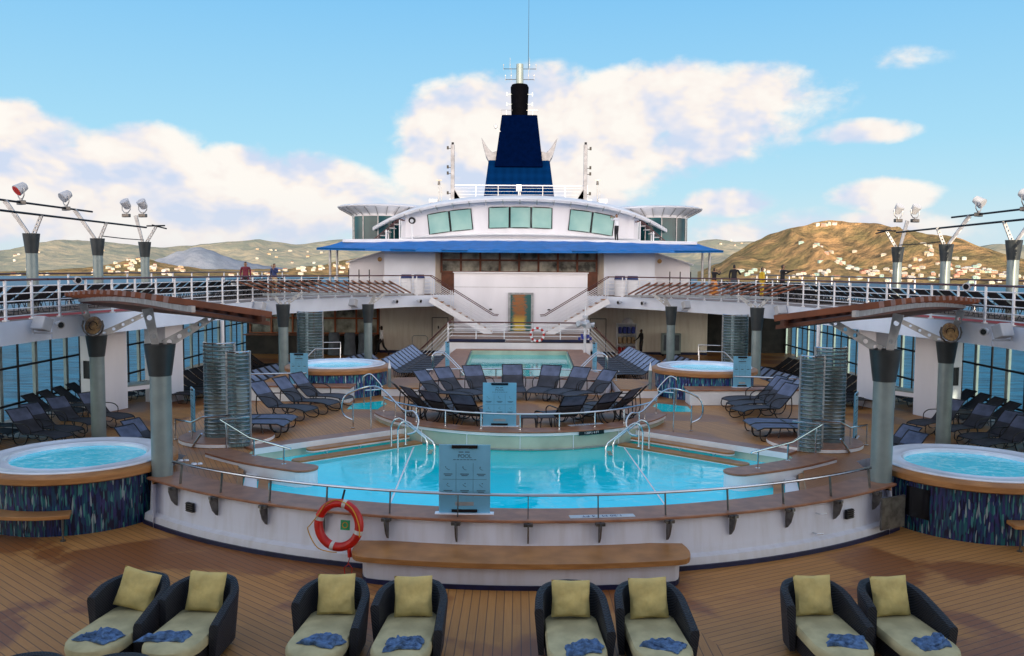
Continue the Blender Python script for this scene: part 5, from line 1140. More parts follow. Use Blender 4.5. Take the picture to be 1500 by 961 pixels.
# stairs
for s in (-1, 1):
    t = thing('staircase', 'white staircase with teak treads and brown handrails descending from the %s upper deck' % SIDE[s], 'staircase', (s*3, 45.7, 1.66), world=True)
    top_, bot = Vector((s*4.65, 0, 3.6)), Vector((s*1.45, 0, 1.66)); n = 10
    for i, y in enumerate((45.0, 46.3)):
        mb = MB(); mb.beam((top_.x, y, 3.42), (bot.x-(-s)*0, y, 1.60), .05, .30, up=(0,0,1)); mb.build('stringer', 'white_paint', t)
    for i in range(n):
        q = (i+.5)/n; p = top_+(bot-top_)*q; mb = MB(); mb.box((p.x, 45.65, p.z-.04), (.30, 1.26, .04)); mb.build('tread', 'teak', t)
    mb = MB(); mb.beam((top_.x, 46.2, 3.3), (bot.x, 46.2, 1.45), .02, .02); 
    for y in (45.02, 46.28):
        mb = MB(); mb.tube([(s*5.1, y, 4.65), (s*4.65, y, 4.65), (s*1.35, y, 2.62), (s*1.1, y, 2.60)], .024, 6); mb.build('handrail', 'brown_rail', t)
        for k_ in range(4):
            mb = MB(); h = .2+.2*k_; mb.tube([(s*4.65, y, 3.6+h), (s*1.4, y, 1.64+h)], .016, 5); mb.build('bar', 'white_paint', t)
        for k_ in range(4):
            q = .02+k_*.32; p = top_+(bot-top_)*q; mb = MB(); mb.beam((p.x, y, p.z), (p.x, y, p.z+.98), .05, .03); mb.build('post', 'white_paint', t)
    t = thing('stage_steps', 'short white steps with railings from the stage down to the %s deck' % SIDE[s], 'steps', (s*3.8, 41.5, 0), world=True)
    for i in range(6): mb = MB(); mb.box((s*(3.45+.2*i), 42.2, 1.5-.27*i), (.24, 1.5, .05)); mb.build('tread', 'teak_edge', t)
    mb = MB(); mb.beam((s*3.3, 41.4, 1.55), (s*4.7, 41.4, -.0), .05, .25); mb.build('stringer', 'white_paint', t)
    for y in (41.4, 43.0):
        mb = MB(); mb.tube([(s*3.3, y, 2.56), (s*4.75, y, 1.15), (s*4.9, y, 1.0)], .03, 6); mb.build('handrail', 'brown_rail', t)
        for k_ in range(4): mb = MB(); mb.tube([(s*3.3, y, 1.8+.18*k_), (s*4.75, y, .30+.2*k_)], .011, 5); mb.build('bar', 'white_paint', t)
railing([(-3.3, 40.02, 1.66), (-1, 40.02, 1.66), (1, 40.02, 1.66), (3.25, 40.02, 1.66)], 'white stage railing with brown handrail behind the rear pool', h=.9, gap=1.3, bars=5)
# crossing bits on the upper level: recessed windows, side walls
uw = thing('window_wall', 'brown framed window band above the white screen wall under the blue awning', 'window wall', (0, 50, 3.6), world=True)
framed_windows(uw, -4.5, 4.45, 4.85, 6.22, 50.2, 8, 2, 'window_wood', 'bar_glass', .12)
mb = MB(); mb.box((0, 50.35, 4.2), (9.2, .1, 1.3)); mb.build('lower_panel', 'window_wood', uw)
for s in (-1, 1):
    t = thing('side_wall', 'smooth pale blue wall beside the window band on the %s' % SIDE[s], 'wall', (s*6, 49.5, 3.6), world=True)
    mb = MB(); mb.box((s*6.25, 49.6, 5.0), (2.9, .2, 2.9)); mb.build('panel', 'pale_blue_paint', t)
    mb = MB(); mb.add([(s*4.8, 49.5, 3.6), (s*4.5, 50.4, 3.6), (s*4.5, 50.4, 6.4), (s*4.8, 49.5, 6.4)], [(0,1,2,3)]); mb.build('return', 'cream_paint', t)
    t = thing('sloped_housing', 'white housing with a sloping roof and round orange sign on the %s' % SIDE[s], 'housing', (s*9, 51, 3.6), world=True)
    lp = [(s*7.7, 3.6), (s*7.7, 6.0), (s*8.3, 5.98), (s*10.0, 5.35), (s*10.0, 3.6)]
    mb = MB(); vs = [(x, 51.0, z) for x, z in lp]+[(x, 56., z) for x, z in lp]; mb.add(vs, [(0,1,2,3,4), (9,8,7,6,5)]+[(i, (i+1) % 5, 5+(i+1) % 5, 5+i) for i in range(5)]); mb.build('shell', 'bridge_wall', t)
    mb = MB(); mb.beam((s*7.7, 50.9, 6.1), (s*10.15, 50.9, 5.36), .3, .06); mb.build('roof_edge', 'white_paint', t)
    mb = MB(); mb.cyl((s*8.2, 50.99, 5.55), (s*8.2, 50.95, 5.55), .13, n=18); mb.build('sign', 'amber', t)
    for i, x in enumerate((8.7, 9.3, 9.9)):
        mb = MB(); mb.cyl((s*x, 50.3, 3.6), (s*x, 50.3, 4.95), .03, n=8); o = mb.build('pole', 'black_metal'); tag(o, '%s short black pole in front of the sloping white housing on the %s' % (ORD[i], SIDE[s]), 'pole')
    for i, x in enumerate((10.4, 10.8)):
        mb = MB(); mb.cyl((s*x, 49.5, 3.6), (s*x, 49.5, 6.2), .07, n=10); o = mb.build('awning_pole', 'arm_metal'); tag(o, '%s grey pole holding the %s tip of the blue awning' % (('inner', 'outer')[i], SIDE[s]), 'pole')
    for i, x in enumerate((5.5, 6.2)):
        t = thing('towel_bin', '%s white bin with navy lid on the upper deck by the %s stairs' % (('inner', 'outer')[i], SIDE[s]), 'bin', (s*x, 47.6, 3.6)); mb = MB(); mb.cyl((0,0,0), (0,0,.85), .28, .3, n=18); mb.build('drum', 'white_paint', t); mb = MB(); mb.cyl((0,0,.85), (0,0,1.1), .32, .27, n=18); mb.build('lid', 'cloth_blue', t)
# awning
aw = thing('blue_awning', 'long bright blue awning with white top edge across the forward deck', 'awning', (0, 48, 6), world=True)
def aw_pt(u, k): # u -1..1, k 0 bottom 1 top
    x = u*(11.25 if k == 0 else 10.1); y = (46.6+1.5*u*u) if k == 0 else 49.6+.5*u*u
    return (x, y, (6.02+.12*u*u) if k == 0 else 6.66-.06*u*u)
nseg = 16
for i in range(nseg):
    u0, u1 = -1+2*i/nseg, -1+2*(i+1)/nseg; mb = MB(); m0, m1 = aw_pt(u0, 0), aw_pt(u1, 0); t0, t1 = aw_pt(u0, 1), aw_pt(u1, 1)
    g = [[Vector(m0).lerp(Vector(t0), j/4).lerp(Vector(m1).lerp(Vector(t1), j/4), q/4) for q in range(5)] for j in range(5)]
    for j in range(5):
        for q in range(5): g[j][q].z -= .05*math.sin(PI*j/4)+.03*math.sin(PI*q/4)
    vs = [p for r_ in g for p in r_]; mb.add(vs, [(5*j+q, 5*j+q+1, 5*j+6+q, 5*j+5+q) for j in range(4) for q in range(4)], True)
    mb.add([m0, m1, (m1[0], m1[1]+.02, m1[2]-.12), (m0[0], m0[1]+.02, m0[2]-.12)], [(0,1,2,3)]); mb.build('fabric_panel', 'awning_blue', aw)
mb = MB(); mb.tube([aw_pt(-1+2*i/24, 1) for i in range(25)], .09, 6); mb.build('top_edge', 'white_paint', aw)
mb = MB(); mb.prism([[(-10.1,49.6),(10.1,49.6),(10.3,56),(-10.3,56)]], 6.50, 6.66); mb.build('roof_slab', 'white_paint', aw)
# bridge like lounge above
bl = thing('forward_lounge', 'white curved upper lounge with slanted glass windows above the blue awning', 'lounge', (0, 54, 6.6), world=True)
RB = 14.
def fac(x, z): return (x, 52.2+(RB-math.sqrt(max(RB*RB-x*x, 0)))+(z-6.8)*(-.12), z)
def ztop(x): return 9.02-.0105*x*x-.0001*x**4
xs = [-7.4+14.8*i/48 for i in range(49)]
mb = MB(); vs = [];
for x in xs:
    for k_ in range(5): z = 6.6+(ztop(x)-6.6)*k_/4; vs.append(fac(x, z))
mb.add(vs, [(5*i+j, 5*i+5+j, 5*i+6+j, 5*i+1+j) for i in range(48) for j in range(4)], True); mb.build('facade', 'bridge_wall', bl)
mb = MB(); vs = []       # overhanging roof
for x in [-9.2+18.4*i/60 for i in range(61)]:
    f0 = fac(x, 9); zt = ztop(x)
    for dy, dz in ((-.9, -.02), (-1.0, .10), (-.9, .18), (1.5, .52), (9, .6)): vs.append((x, f0[1]+dy+(0 if abs(x) < 7.4 else 0), zt+dz))
mb.add(vs, [(5*i+j, 5*i+5+j, 5*i+6+j, 5*i+1+j) for i in range(60) for j in range(4)], True)
mb.add([v for i in range(61) for v in (vs[5*i], (vs[5*i][0], vs[5*i][1]+1.2, vs[5*i][2]+.06))], [(2*i, 2*i+2, 2*i+3, 2*i+1) for i in range(60)], True); mb.build('roof', 'white_paint', bl)
for i in range(17):
    x = -8+i; f0 = fac(x, 9); mb = MB(); mb.beam((x, f0[1]-1.02, ztop(x)+.02), (x, f0[1]-.1, ztop(x)-.1), .05, .08); mb.build('roof_rib', 'arm_metal', bl)
for (x0, x1, nn) in ((-1.88, 1.95, 3), (-5.6, -2.85, 2), (2.95, 5.75, 2)):
    zb = lambda x: 7.50-.0125*x*x; zt_ = lambda x: ztop(x)-.30
    lean = lambda x, k: x*(1+.006*(1 if k else 0))
    for i in range(nn):
        a_, b_ = x0+(x1-x0)*i/nn+.03, x0+(x1-x0)*(i+1)/nn-.03; mb = MB(); n = 6; vs = []
        for q in range(n+1):
            x = a_+(b_-a_)*q/n
            sh_ = 0.06*(1 if x > 0 else -1) if abs(x) > 2.5 else 0
            for z, dx in ((zb(x), -sh_), (zt_(x), sh_)): f0 = fac(x, z); vs.append((x+dx, f0[1]-.03, z))
        mb.add(vs, [(2*q, 2*q+2, 2*q+3, 2*q+1) for q in range(n)]); pn = mb.build('window', 'bridge_glass', bl)
        mb = MB(); fr_ = [vs[2*q] for q in range(n+1)]+[vs[2*q+1] for q in range(n, -1, -1)]; mb.tube([(p[0], p[1]-.02, p[2]) for p in fr_], .028, 4, closed=True); mb.build('window_frame', 'black_metal', pn)
for z, dy, h_ in ((7.05, -.55, .10), (6.82, -.35, .05)):
    mb = MB(); vs = []
    for x in xs:
        f0 = fac(x, z)
        for a_, b_ in ((dy, 0), (dy-.04, h_/2), (dy, h_), (0, h_+.02)): vs.append((x, f0[1]+a_, z-.004*x*x+b_))
    mb.add(vs, [(4*i+j, 4*i+4+j, 4*i+5+j, 4*i+1+j) for i in range(48) for j in range(3)], True); mb.build('ledge', 'white_paint', bl)
mb = MB(); vs = []
for x in [-2+4*i/8 for i in range(9)]: vs += [(*fac(x, 6.72)[:1], fac(x, 6.72)[1]-.02, 6.70), (x, fac(x, 6.72)[1]-.02, 6.84)]
mb.add(vs, [(2*i, 2*i+2, 2*i+3, 2*i+1) for i in range(8)]); mb.build('low_window', 'bridge_glass', bl)
for s in (-1, 1):
    cx_ = s*8.95; t = thing('glass_drum', 'round dark glass drum tower with a flared white roof on the %s of the lounge' % SIDE[s], 'tower', (cx_, 57, 6.5), world=True); rd = 1.95
    mb = MB(); mb.lathe([(rd, 6.4), (rd, 8.38)], c=(cx_, 57, 0), n=40); mb.build('glass', 'drum_glass', t)
    for a in range(0, 360, 30):
        mb = MB(); mb.beam((cx_+(rd+.02)*math.cos(R(a)), 57+(rd+.02)*math.sin(R(a)), 6.4), (cx_+(rd+.02)*math.cos(R(a)), 57+(rd+.02)*math.sin(R(a)), 8.38), .06, .06); mb.build('mullion', 'arm_metal', t)
    mb = MB(); mb.lathe([(rd+.03, 8.34), (rd+.05, 8.5), (2.9, 8.92), (2.92, 8.98), (2.7, 9.06), (0, 9.12)], c=(cx_, 57, 0), n=48); mb.build('roof', 'white_paint', t)
    for a in range(0, 360, 15):
        mb = MB(); c, q = math.cos(R(a)), math.sin(R(a)); mb.beam((cx_+(rd+.05)*c, 57+(rd+.05)*q, 8.42), (cx_+2.85*c, 57+2.85*q, 8.86), .04, .05); mb.build('roof_rib', 'arm_metal', t)
    t = thing('outer_stair', 'narrow outer stair with brown handrails between drum tower and lounge on the %s' % SIDE[s], 'stair', (s*6.9, 52.5, 6.66), world=True)
    for y in (51.5, 52.3):
        mb = MB(); mb.tube([(s*8.6, y, 6.75), (s*7.2, y, 7.9), (s*6.9, y, 7.9)], .035, 6); mb.build('handrail', 'brown_rail', t)
        for x in (7.1, 7.9): mb = MB(); mb.cyl((s*x, y, 6.66), (s*x, y, 7.9-(x-7.1)*.75), .04, n=8); mb.build('post', 'white_paint', t)
    mb = MB(); mb.box((s*6.45, 53.9, 7.5), (1.2, .2, 1.7)); mb.build('wall', 'bridge_wall', t)
    for i in range(5): mb = MB(); mb.box((s*(8.4-i*.28), 51.9, 6.75+i*.22), (.3, .8, .04)); mb.build('tread', 'arm_metal', t)
mb = MB(); mb.prism([[(-4.6,57.2),(4.7,57.2),(5,75),(-5,75)]], 9.2, 9.62); o = mb.build('lounge_roof_deck', 'white_paint'); tag(o, 'flat white roof deck behind the curved lounge roof', 'roof deck')
lt = thing('searchlight', 'black searchlight on a short stand beside the left outer stair', 'searchlight', (-6.35, 51.4, 6.7)); mb = MB(); mb.cyl((0,-.15,1.15), (0,.15,1.15), .2, n=16); mb.build('head', 'black_metal', lt); mb = MB(); mb.cyl((0,0,0), (0,0,1.0), .05, n=8); mb.build('stand', 'white_paint', lt); mb = MB(); mb.cyl((0,-.16,1.12), (0,-.155,1.12), .11, n=14); mb.build('lens', 'lamp_white', lt)
# railing in front of the funnel
railing([(x, 58, 9.62) for x in (-4.4, -2, 0, 2, 4.5)], 'thin white railing across the roof in front of the funnel', h=.95, gap=1.48, top='white_paint', bars=4, pr=.025, br=.008)
# funnel
def fp(px, py, Y=66.): v = at(px, py, Y=Y); return v.x, v.z
fn = thing('funnel', 'tall dark navy funnel with black exhaust and white upper mast', 'funnel', (0, 68, 9.6), world=True)
def frustum(mb, y0, L0, R0, z0, y1, L1, R1, z1, d0, d1):
    mb.add([(L0,y0,z0),(R0,y0,z0),(R0-.2,y0+d0,z0),(L0+.2,y0+d0,z0),(L1,y1,z1),(R1,y1,z1),(R1-.2,y1+d1,z1),(L1+.2,y1+d1,z1)], ((0,3,2,1),(4,5,6,7),(0,1,5,4),(1,2,6,5),(2,3,7,6),(3,0,4,7)))
a_, b_ = fp(707, 290), fp(813.6, 290); c_, d_ = fp(715.5, 234), fp(805.5, 234)
mb = MB(); frustum(mb, 66, a_[0], b_[0], a_[1]-.5, 66.2, c_[0], d_[0], c_[1], 6, 5.4); mb.build('lower_housing', 'funnel_navy', fn, bevel=.08)
a_, b_ = fp(724.5, 239, 65.8), fp(795.5, 239, 65.8); c_, d_ = fp(735, 168, 66.4), fp(787, 168, 66.4)
mb = MB(); frustum(mb, 65.8, a_[0], b_[0], a_[1]-.25, 66.4, c_[0], d_[0], c_[1], 5, 4); mb.build('upper_housing', 'funnel_dark', fn, bevel=.06)
zt0 = c_[1]; xc = (c_[0]+d_[0])/2
p0 = fp(760, 125, 68); mb = MB(); mb.lathe([(.62, zt0-.2), (.66, zt0+1.4), (.70, p0[1]-.25), (.60, p0[1]-.05), (.3, p0[1]+.02), (0, p0[1])], c=(xc, 67.6, 0), n=28); mb.build('exhaust', 'stack_black', fn)
p1 = fp(760, 96, 68); mb = MB(); mb.cyl((xc, 67.6, p0[1]-.1), (xc, 67.6, p1[1]), .29, .27, n=18); mb.build('mast_tube', 'column_grey', fn)
for s in (-1, 1):
    P = [(727,231),(717,231),(712,222),(705,201),(713,240),(727,241)]
    pts = [fp(x, y, 66.3) for x, y in P]; pts = [(xc+s*abs(x-xc), z) for x, z in pts]; mb = MB(); k = len(pts)
    P = [(728,221),(721,223),(715,217),(705,201),(708,216),(711,227),(716,236),(728,236)]; pts = [fp(x, y, 66.3) for x, y in P]; pts = [(xc+s*abs(x-xc), z) for x, z in pts]; k = len(pts)
    mb.add([(x, 66.3, z) for x, z in pts]+[(x, 68.3, z) for x, z in pts], [tuple(range(k)), tuple(range(2*k-1, k-1, -1))]+[(i, (i+1) % k, k+(i+1) % k, k+i) for i in range(k)]); mb.build('wing', 'mast_white', fn, bevel=.05)
for z, hw in ((p1[1]-.35, 1.25), (p1[1]-1.15, 1.1)):
    mb = MB(); mb.cyl((xc-hw, 67.6, z), (xc+hw, 67.6, z), .025, n=6)
    for q in (-1, -.6, .6, 1): mb.cyl((xc+q*hw, 67.6, z-.1), (xc+q*hw, 67.6, z+.35+(.5 if abs(q) < 1 else 0)), .012, n=5); mb.box((xc+q*hw, 67.6, z+.3), (.06, .06, .06))
    mb.build('yard', 'bracket_metal', fn)
for s in (-1, 1):
    mb = MB(); mb.tube([(xc+s*.55, 67, zt0), (xc+s*1.4, 67, zt0), (xc+s*1.4, 67, zt0+.45), (xc+s*.55, 67, zt0+.45)], .02, 5); mb.cyl((xc+s*1, 67, zt0), (xc+s*1, 67, zt0+.45), .02, n=5); mb.build('platform_rail', 'arm_metal', fn)
    for z in (zt0+.95, zt0+1.7): mb = MB(); mb.box((xc+s*.98, 67.3, z), (.07, .07, .3)); mb.beam((xc+s*.6, 67.3, z), (xc+s*.98, 67.3, z), .03); mb.build('antenna_box', 'column_grey', fn)
q0, q1 = fp(774, 100, 67.6), fp(774, -15, 67.6); mb = MB(); mb.cyl((q0[0], 67.6, q0[1]), (q0[0], 67.6, q1[1]), .022, .012, n=5); mb.build('whip_antenna', 'black_metal', fn)
q0 = fp(728, 187, 66); mb = MB(); mb.cyl((q0[0], 66, q0[1]-.1), (q0[0]+.25, 66, q0[1]-.3), .04, n=6); mb.lathe([(0,.28),(.12,.2),(.15,.08),(.1,-.05),(0,-.1)], c=(q0[0]-.1, 66, q0[1]), n=12); mb.build('satellite_dome', 'lamp_white', fn)
# side masts
for s in (-1, 1):
    v0, v1 = at(760+s*97, 290, Y=57.), at(760+s*97, 212, Y=57.); x = s*abs(v0.x) if s < 0 else v0.x
    t = thing('signal_mast', 'slim white signal mast with small lamps on the lounge roof on the %s' % SIDE[s], 'mast', (x, 57, v0.z), world=True)
    mb = MB(); mb.beam((x, 57, v0.z-.3), (x, 57, v1.z), .24, .24); mb.build('pole', 'mast_white', t, bevel=.03)
    mb = MB(); mb.add([(x-.12,56.9,v0.z-.2),(x+.12,56.9,v0.z-.2),(x+s*-1*.55,56.9,v0.z-.2),(x,56.9,v0.z+.9)], [(0,2,3)]) ; mb.add([(x, 56.9+q, z) if k_ == 0 else (x-s*.65, 56.9+q, z) for q in (0, .2) for k_, z in ((0, v0.z+.7), (0, v0.z-.3), (1, v0.z-.3))], [(0,1,2),(5,4,3),(0,2,5,3),(0,3,4,1),(1,4,5,2)]); mb.build('foot', 'mast_white', t)
    for py in (218, 246, 255, 284):
        z = at(760, py, Y=57.).z; mb = MB(); mb.beam((x, 57, z), (x+s*.3, 57, z), .04); mb.box((x+s*.32, 57, z+.04), (.12, .12, .2)); mb.build('lamp', 'black_metal', t)
    mb = MB(); mb.cyl((x, 57, v1.z), (x, 57, v1.z+.15), .08, n=8); mb.build('cap', 'black_metal', t)
for px, lab in ((643, 'thin weather mast with a small cross head on the left of the roof'), (875, 'thin aerial with short bars on the right of the roof')):
    v0, v1 = at(px, 292, Y=56.), at(px, 264, Y=56.); t = thing('aerial', lab, 'aerial', (v0.x, 56, v0.z), world=True)
    mb = MB(); mb.cyl((v0.x, 56, v0.z-.3), (v0.x, 56, v1.z), .035, n=8); mb.cyl((v0.x+.16, 56, v0.z-.3), (v0.x+.16, 56, v1.z-.45), .025, n=6); mb.build('pole', 'arm_metal', t)
    mb = MB(); mb.beam((v0.x-.18, 56, v1.z), (v0.x+.18, 56, v1.z), .06); mb.cyl((v0.x, 56, v1.z-.3), (v0.x, 56, v1.z-.05), .09, .06, n=8); mb.build('head', 'bracket_metal', t)
    mb = MB(); mb.box((v0.x+(-.35 if px < 700 else .35), 56, v0.z-.15), (.55, .4, .3)); mb.build('roof_box', 'lamp_white', t)
v = at(760, 278, Y=57.5); t = thing('roof_camera', 'small white box camera on a post in front of the funnel', 'camera', (v.x, 57.5, 9.6), world=True); mb = MB(); mb.box((v.x, 57.5, v.z+.12), (.34, .25, .42)); mb.build('housing', 'lamp_white', t); mb = MB(); mb.cyl((v.x, 57.5, 9.6), (v.x, 57.5, v.z), .05, n=8); mb.build('post', 'lamp_white', t)
# pool side extras
t = thing('tower_speaker', 'white pole with a round speaker cluster at the right end of the rear pool', 'speaker pole', (4.15, 38.5, .86), world=True); v = at(857, 478, Y=38.5)
mb = MB(); mb.cyl((v.x, 38.5, .86), (v.x, 38.5, v.z), .06, .06, n=12); mb.cyl((v.x, 38.5, v.z), (v.x, 38.5, v.z+1.0), .03, n=8); mb.build('pole', 'white_paint', t)
mb = MB(); mb.lathe([(0,.14),(.14,.12),(.2,0),(.12,-.12),(0,-.14)], c=(v.x, 38.5, v.z+.1), n=16)
for a in range(5): d = Vector((math.cos(a*1.257), math.sin(a*1.257), .25*((a % 2)-.5))); p = Vector((v.x, 38.5, v.z+.1)); mb.cyl(p+d*.12, p+d*.40, .05, .13, n=14)
mb.box((v.x, 38.5, v.z+.42), (.22, .22, .12)); mb.build('speaker_head', 'lamp_white', t)
mb = MB()
for a in range(6): mb.box((v.x+.25*math.cos(a*1.05), 38.5+.2*math.sin(a*1.05), v.z-.55+.06*(a % 3)), (.1, .1, .14))
mb.build('hose_fittings', 'blue_plastic', t)
ts = thing('towel_shelf', 'white shelf packed with blue, striped and red life vests against the cream wall', 'shelf', (6.3, 50.8, 0))
mb = MB(); mb.box((0,.3,.95), (1.1,.05,1.9)); mb.box((-.55,0,.95), (.05,.6,1.9)); mb.box((.55,0,.95), (.05,.6,1.9))
for z in (.05,.65,1.25,1.88): mb.box((0,0,z), (1.1,.6,.04))
mb.build('cabinet', 'white_paint', ts)
for r_, (z, m) in enumerate(((.12,'red_plastic'),(.72,'cloth_tan'),(1.32,'blue_plastic'))):
    for i in range(4):
        mb = MB(); mb.box((-.39+.26*i, -.12, z+.2), (.20, .4, .38)); o = mb.build('life_vest', m, None, bevel=.05); o.location = (6.3, 50.8, 0); o['label'] = '%s %s life vest from the left on the %s shelf' % (ORD[i], ('red', 'tan', 'blue')[r_], ('bottom', 'middle', 'top')[r_]); o['category'] = 'life vest'; o['group'] = 'life vests on the shelf'
mb = MB(); mb.lathe([(0,.34),(.12,.32),(.3,.16),(.36,0)], n=14); o = mb.build('towel_heap', 'cloth_white'); o.location = (6.35, 50.8, 1.91); tag(o, 'heap of white towels on top of the life vest shelf', 'towels')
t = thing('drinks_cart', 'grey wheeled cart beside the woman at the cream wall', 'cart', (8.9, 50.7, 0)); mb = MB(); mb.box((0,0,.75), (1.1,.5,1.2)); mb.build('cabinet', 'column_grey', t, bevel=.02); mb = MB(); mb.box((0,-.26,.8), (.9,.02,.9)); mb.build('door', 'grey_cloth', t)
for x in (-.45,.45): mb = MB(); mb.cyl((x,-.05,.08), (x,.05,.08), .08, n=12); mb.build('wheel', 'black_metal', t)
t = thing('floor_lamp', 'small black and yellow warning lamp on the deck behind the left lounger row', 'lamp', (-4.55, 41.6, .0)); mb = MB(); mb.cyl((0,0,0), (0,0,.9), .12, .1, n=12); mb.build('body', 'black_metal', t); mb = MB(); mb.cyl((0,0,.55), (0,0,.85), .15, n=12); mb.build('band', 'yellow_plastic', t)

# ------------------------------------------------------------------ wicker loungers in front
def wicker(loc, rz, label):
    t = thing('wicker_daybed', label, 'daybed', loc, rz, group='wicker daybeds in pairs on the front deck')
    W, D = .42, .56; path = []; 
    n = 40
    for i in range(n+1):            # U-shaped plan, open towards -y
        u = -1+2*i/n
        if abs(u) < .62:
            a = u/.62*PI/2; x, y = W*math.sin(a)*(1-.04*abs(math.sin(2*a))), .10+.44*math.cos(a)
        else: x, y = math.copysign(W, u)+math.copysign(.02*(abs(u)-.62)/.38, u), .10-(abs(u)-.62)/.38*(.24 if u < 0 else .62)
        h = .84 if abs(u) < .30 else .84-(.13 if u < 0 else .27)*((abs(u)-.30)/.70)**1.25
        path.append((x, y, h))
    def ring(off, zf): 
        out_ = []
        for i, (x, y, h) in enumerate(path):
            a, b = path[max(i-1,0)], path[min(i+1,n)]; d = Vector((b[0]-a[0], b[1]-a[1])).normalized(); nn_ = Vector((-d.y, d.x)); out_.append((x+nn_.x*off, y+nn_.y*off, zf(h)))
        return out_
    rings = [ring(-.07, lambda h: .10), ring(0, lambda h: .10), ring(.03, lambda h: h*.55), ring(.055, lambda h: h-.06), ring(.045, lambda h: h-.015), ring(.0, lambda h: h), ring(-.05, lambda h: h-.015), ring(-.065, lambda h: h-.06)]
    mb = MB(); k = len(rings); vs = [rings[j][i] for i in range(n+1) for j in range(k)]
    mb.add(vs, [(k*i+j, k*i+(j+1) % k, k*i+k+(j+1) % k, k*i+k+j) for i in range(n) for j in range(k)], True); mb.add(vs[:k], [tuple(range(k))]); mb.add(vs[-k:], [tuple(range(k))])
    mb.build('shell', 'wicker', t)
    def seatloop(wb, wf, y0, y1, nr=14):
        lp = [(-wb, y0), ] ; out_ = [(wb*.75, y0), (wb, y0-.12), (wb, y0-.40)]
        for i in range(nr+1):
            a = PI*i/nr; out_.append((wf*math.cos(a), y1+.38-.38*math.sin(a)))
        return out_+[(-wb, y0-.40), (-wb, y0-.12), (-wb*.75, y0)]
    mb = MB(); mb.prism([seatloop(.35, .34, .42, -1.02)], .10, .28); mb.build('base', 'wicker', t, bevel=.03)
    lp = seatloop(.355, .365, .44, -1.06); mb = MB(); c = Vector((0, -.3)); layers = [(.90, .285), (.985, .31), (1.0, .36), (.985, .405), (.94, .43)]
    k = len(lp); vs = [(c.x+(x-c.x)*f_, c.y+(y-c.y)*f_, z) for f_, z in layers for x, y in lp]
    mb.add(vs, [(j*k+i, j*k+(i+1) % k, (j+1)*k+(i+1) % k, (j+1)*k+i) for j in range(len(layers)-1) for i in range(k)], True)
    # top with a soft crown
    m_in = [(.94, .43), (.7, .445), (.4, .45), (.1, .45)]; vs = [(c.x+(x-c.x)*f_, c.y+(y-c.y)*f_, z+.008*math.sin(x*14)*math.cos(y*9)*(1 if f_ < .9 else 0)) for f_, z in m_in for x, y in lp]
    mb.add(vs, [(j*k+i, j*k+(i+1) % k, (j+1)*k+(i+1) % k, (j+1)*k+i) for j in range(3) for i in range(k)]+[tuple(range(3*k, 4*k))], True); mb.build('cushion', 'cushion', t)
    for x, y in ((-.28,.2),(.28,.2),(-.25,-.8),(.25,-.8)): mb = MB(); mb.cyl((x,y,0), (x,y,.10), .03, n=10); mb.build('leg', 'black_metal', t)
    return t
def pillow(loc, rz, tilt, roll, label, seed, wx=.25, wz=.25):
    mb = MB(); n = 16; rnd = random.Random(seed); off = Vector((rnd.random()*9, rnd.random()*9, rnd.random()*9))
    def f(u, v, s_):
        a = (1-abs(u)**2.6)*(1-abs(v)**2.6); th = .085*max(a, 0)**.42
        pin = 1-.05*(1-abs(u))*abs(v)**3 ; pin2 = 1-.05*(1-abs(v))*abs(u)**3
        w_ = noise.fractal(Vector((u*2.2, v*2.2, s_))+off, 1, 2, 3)*.016+ .012*noise.noise(Vector((u*6-v*3, v*2, s_*2))+off)
        return (u*wx*pin2, s_*(th+w_*min(a*3, 1)), v*wz*pin)
    for s_ in (-1, 1):
        vs = [f(-1+2*i/n, -1+2*j/n, s_) for i in range(n+1) for j in range(n+1)]; mb.add(vs, [(i*(n+1)+j, (i+1)*(n+1)+j, (i+1)*(n+1)+j+1, i*(n+1)+j+1) for i in range(n) for j in range(n)], True)
    o = mb.build('pillow', 'pillow'); o.rotation_mode = 'XYZ'; o.location = loc; o.rotation_euler = (tilt, roll, rz)
    o['label'] = label; o['category'] = 'pillow'; o['group'] = 'pillows on the wicker daybeds'; return o
def towel(loc, rz, label, seed, w_=.34, d_=.22, drape=0):
    mb = MB(); nx, ny = 34, 22; off = Vector((seed*3.1, seed*1.7, seed)); vs = []
    for lay in range(2):
        for i in range(nx+1):
            for j in range(ny+1):
                u, v = -1+2*i/nx, -1+2*j/ny; q = Vector((u*1.6, v*1.6, lay*3))+off
                h = (.018 if lay == 0 else .045)+.05*max(0, noise.fractal(q*.9, 1, 2, 2)+.15)+.022*abs(noise.noise(q*1.9))
                e = max(abs(u), abs(v)); h *= (1 if e < .9 else max(0.15, 1-(e-.9)*7))
                dx = .05*noise.noise(q+Vector((5,0,0))); dy = .05*noise.noise(q+Vector((0,7,0)))
                sc_ = 1. if lay == 0 else .78
                x = (u*w_/2)*sc_+dx+(.03 if lay else 0)+.18*v*w_/2; y = (v*d_/2)*sc_+dy+(.02 if lay else 0); z = h
                if drape and x > drape: z -= (x-drape)*1.3; 
                vs.append((x, y, z))
    m = (nx+1)*(ny+1)
    mb.add(vs, [(l*m+i*(ny+1)+j, l*m+(i+1)*(ny+1)+j, l*m+(i+1)*(ny+1)+j+1, l*m+i*(ny+1)+j+1) for l in range(2) for i in range(nx) for j in range(ny)], True)
    o = mb.build('towel', 'towel', weld=False); o.location = loc; o.rotation_euler = (0, 0, rz); o['label'] = label; o['category'] = 'towel'; o['group'] = 'crumpled towels on the daybeds'
    s_ = o.modifiers.new('thick', 'SOLIDIFY'); s_.thickness = .008
    return o
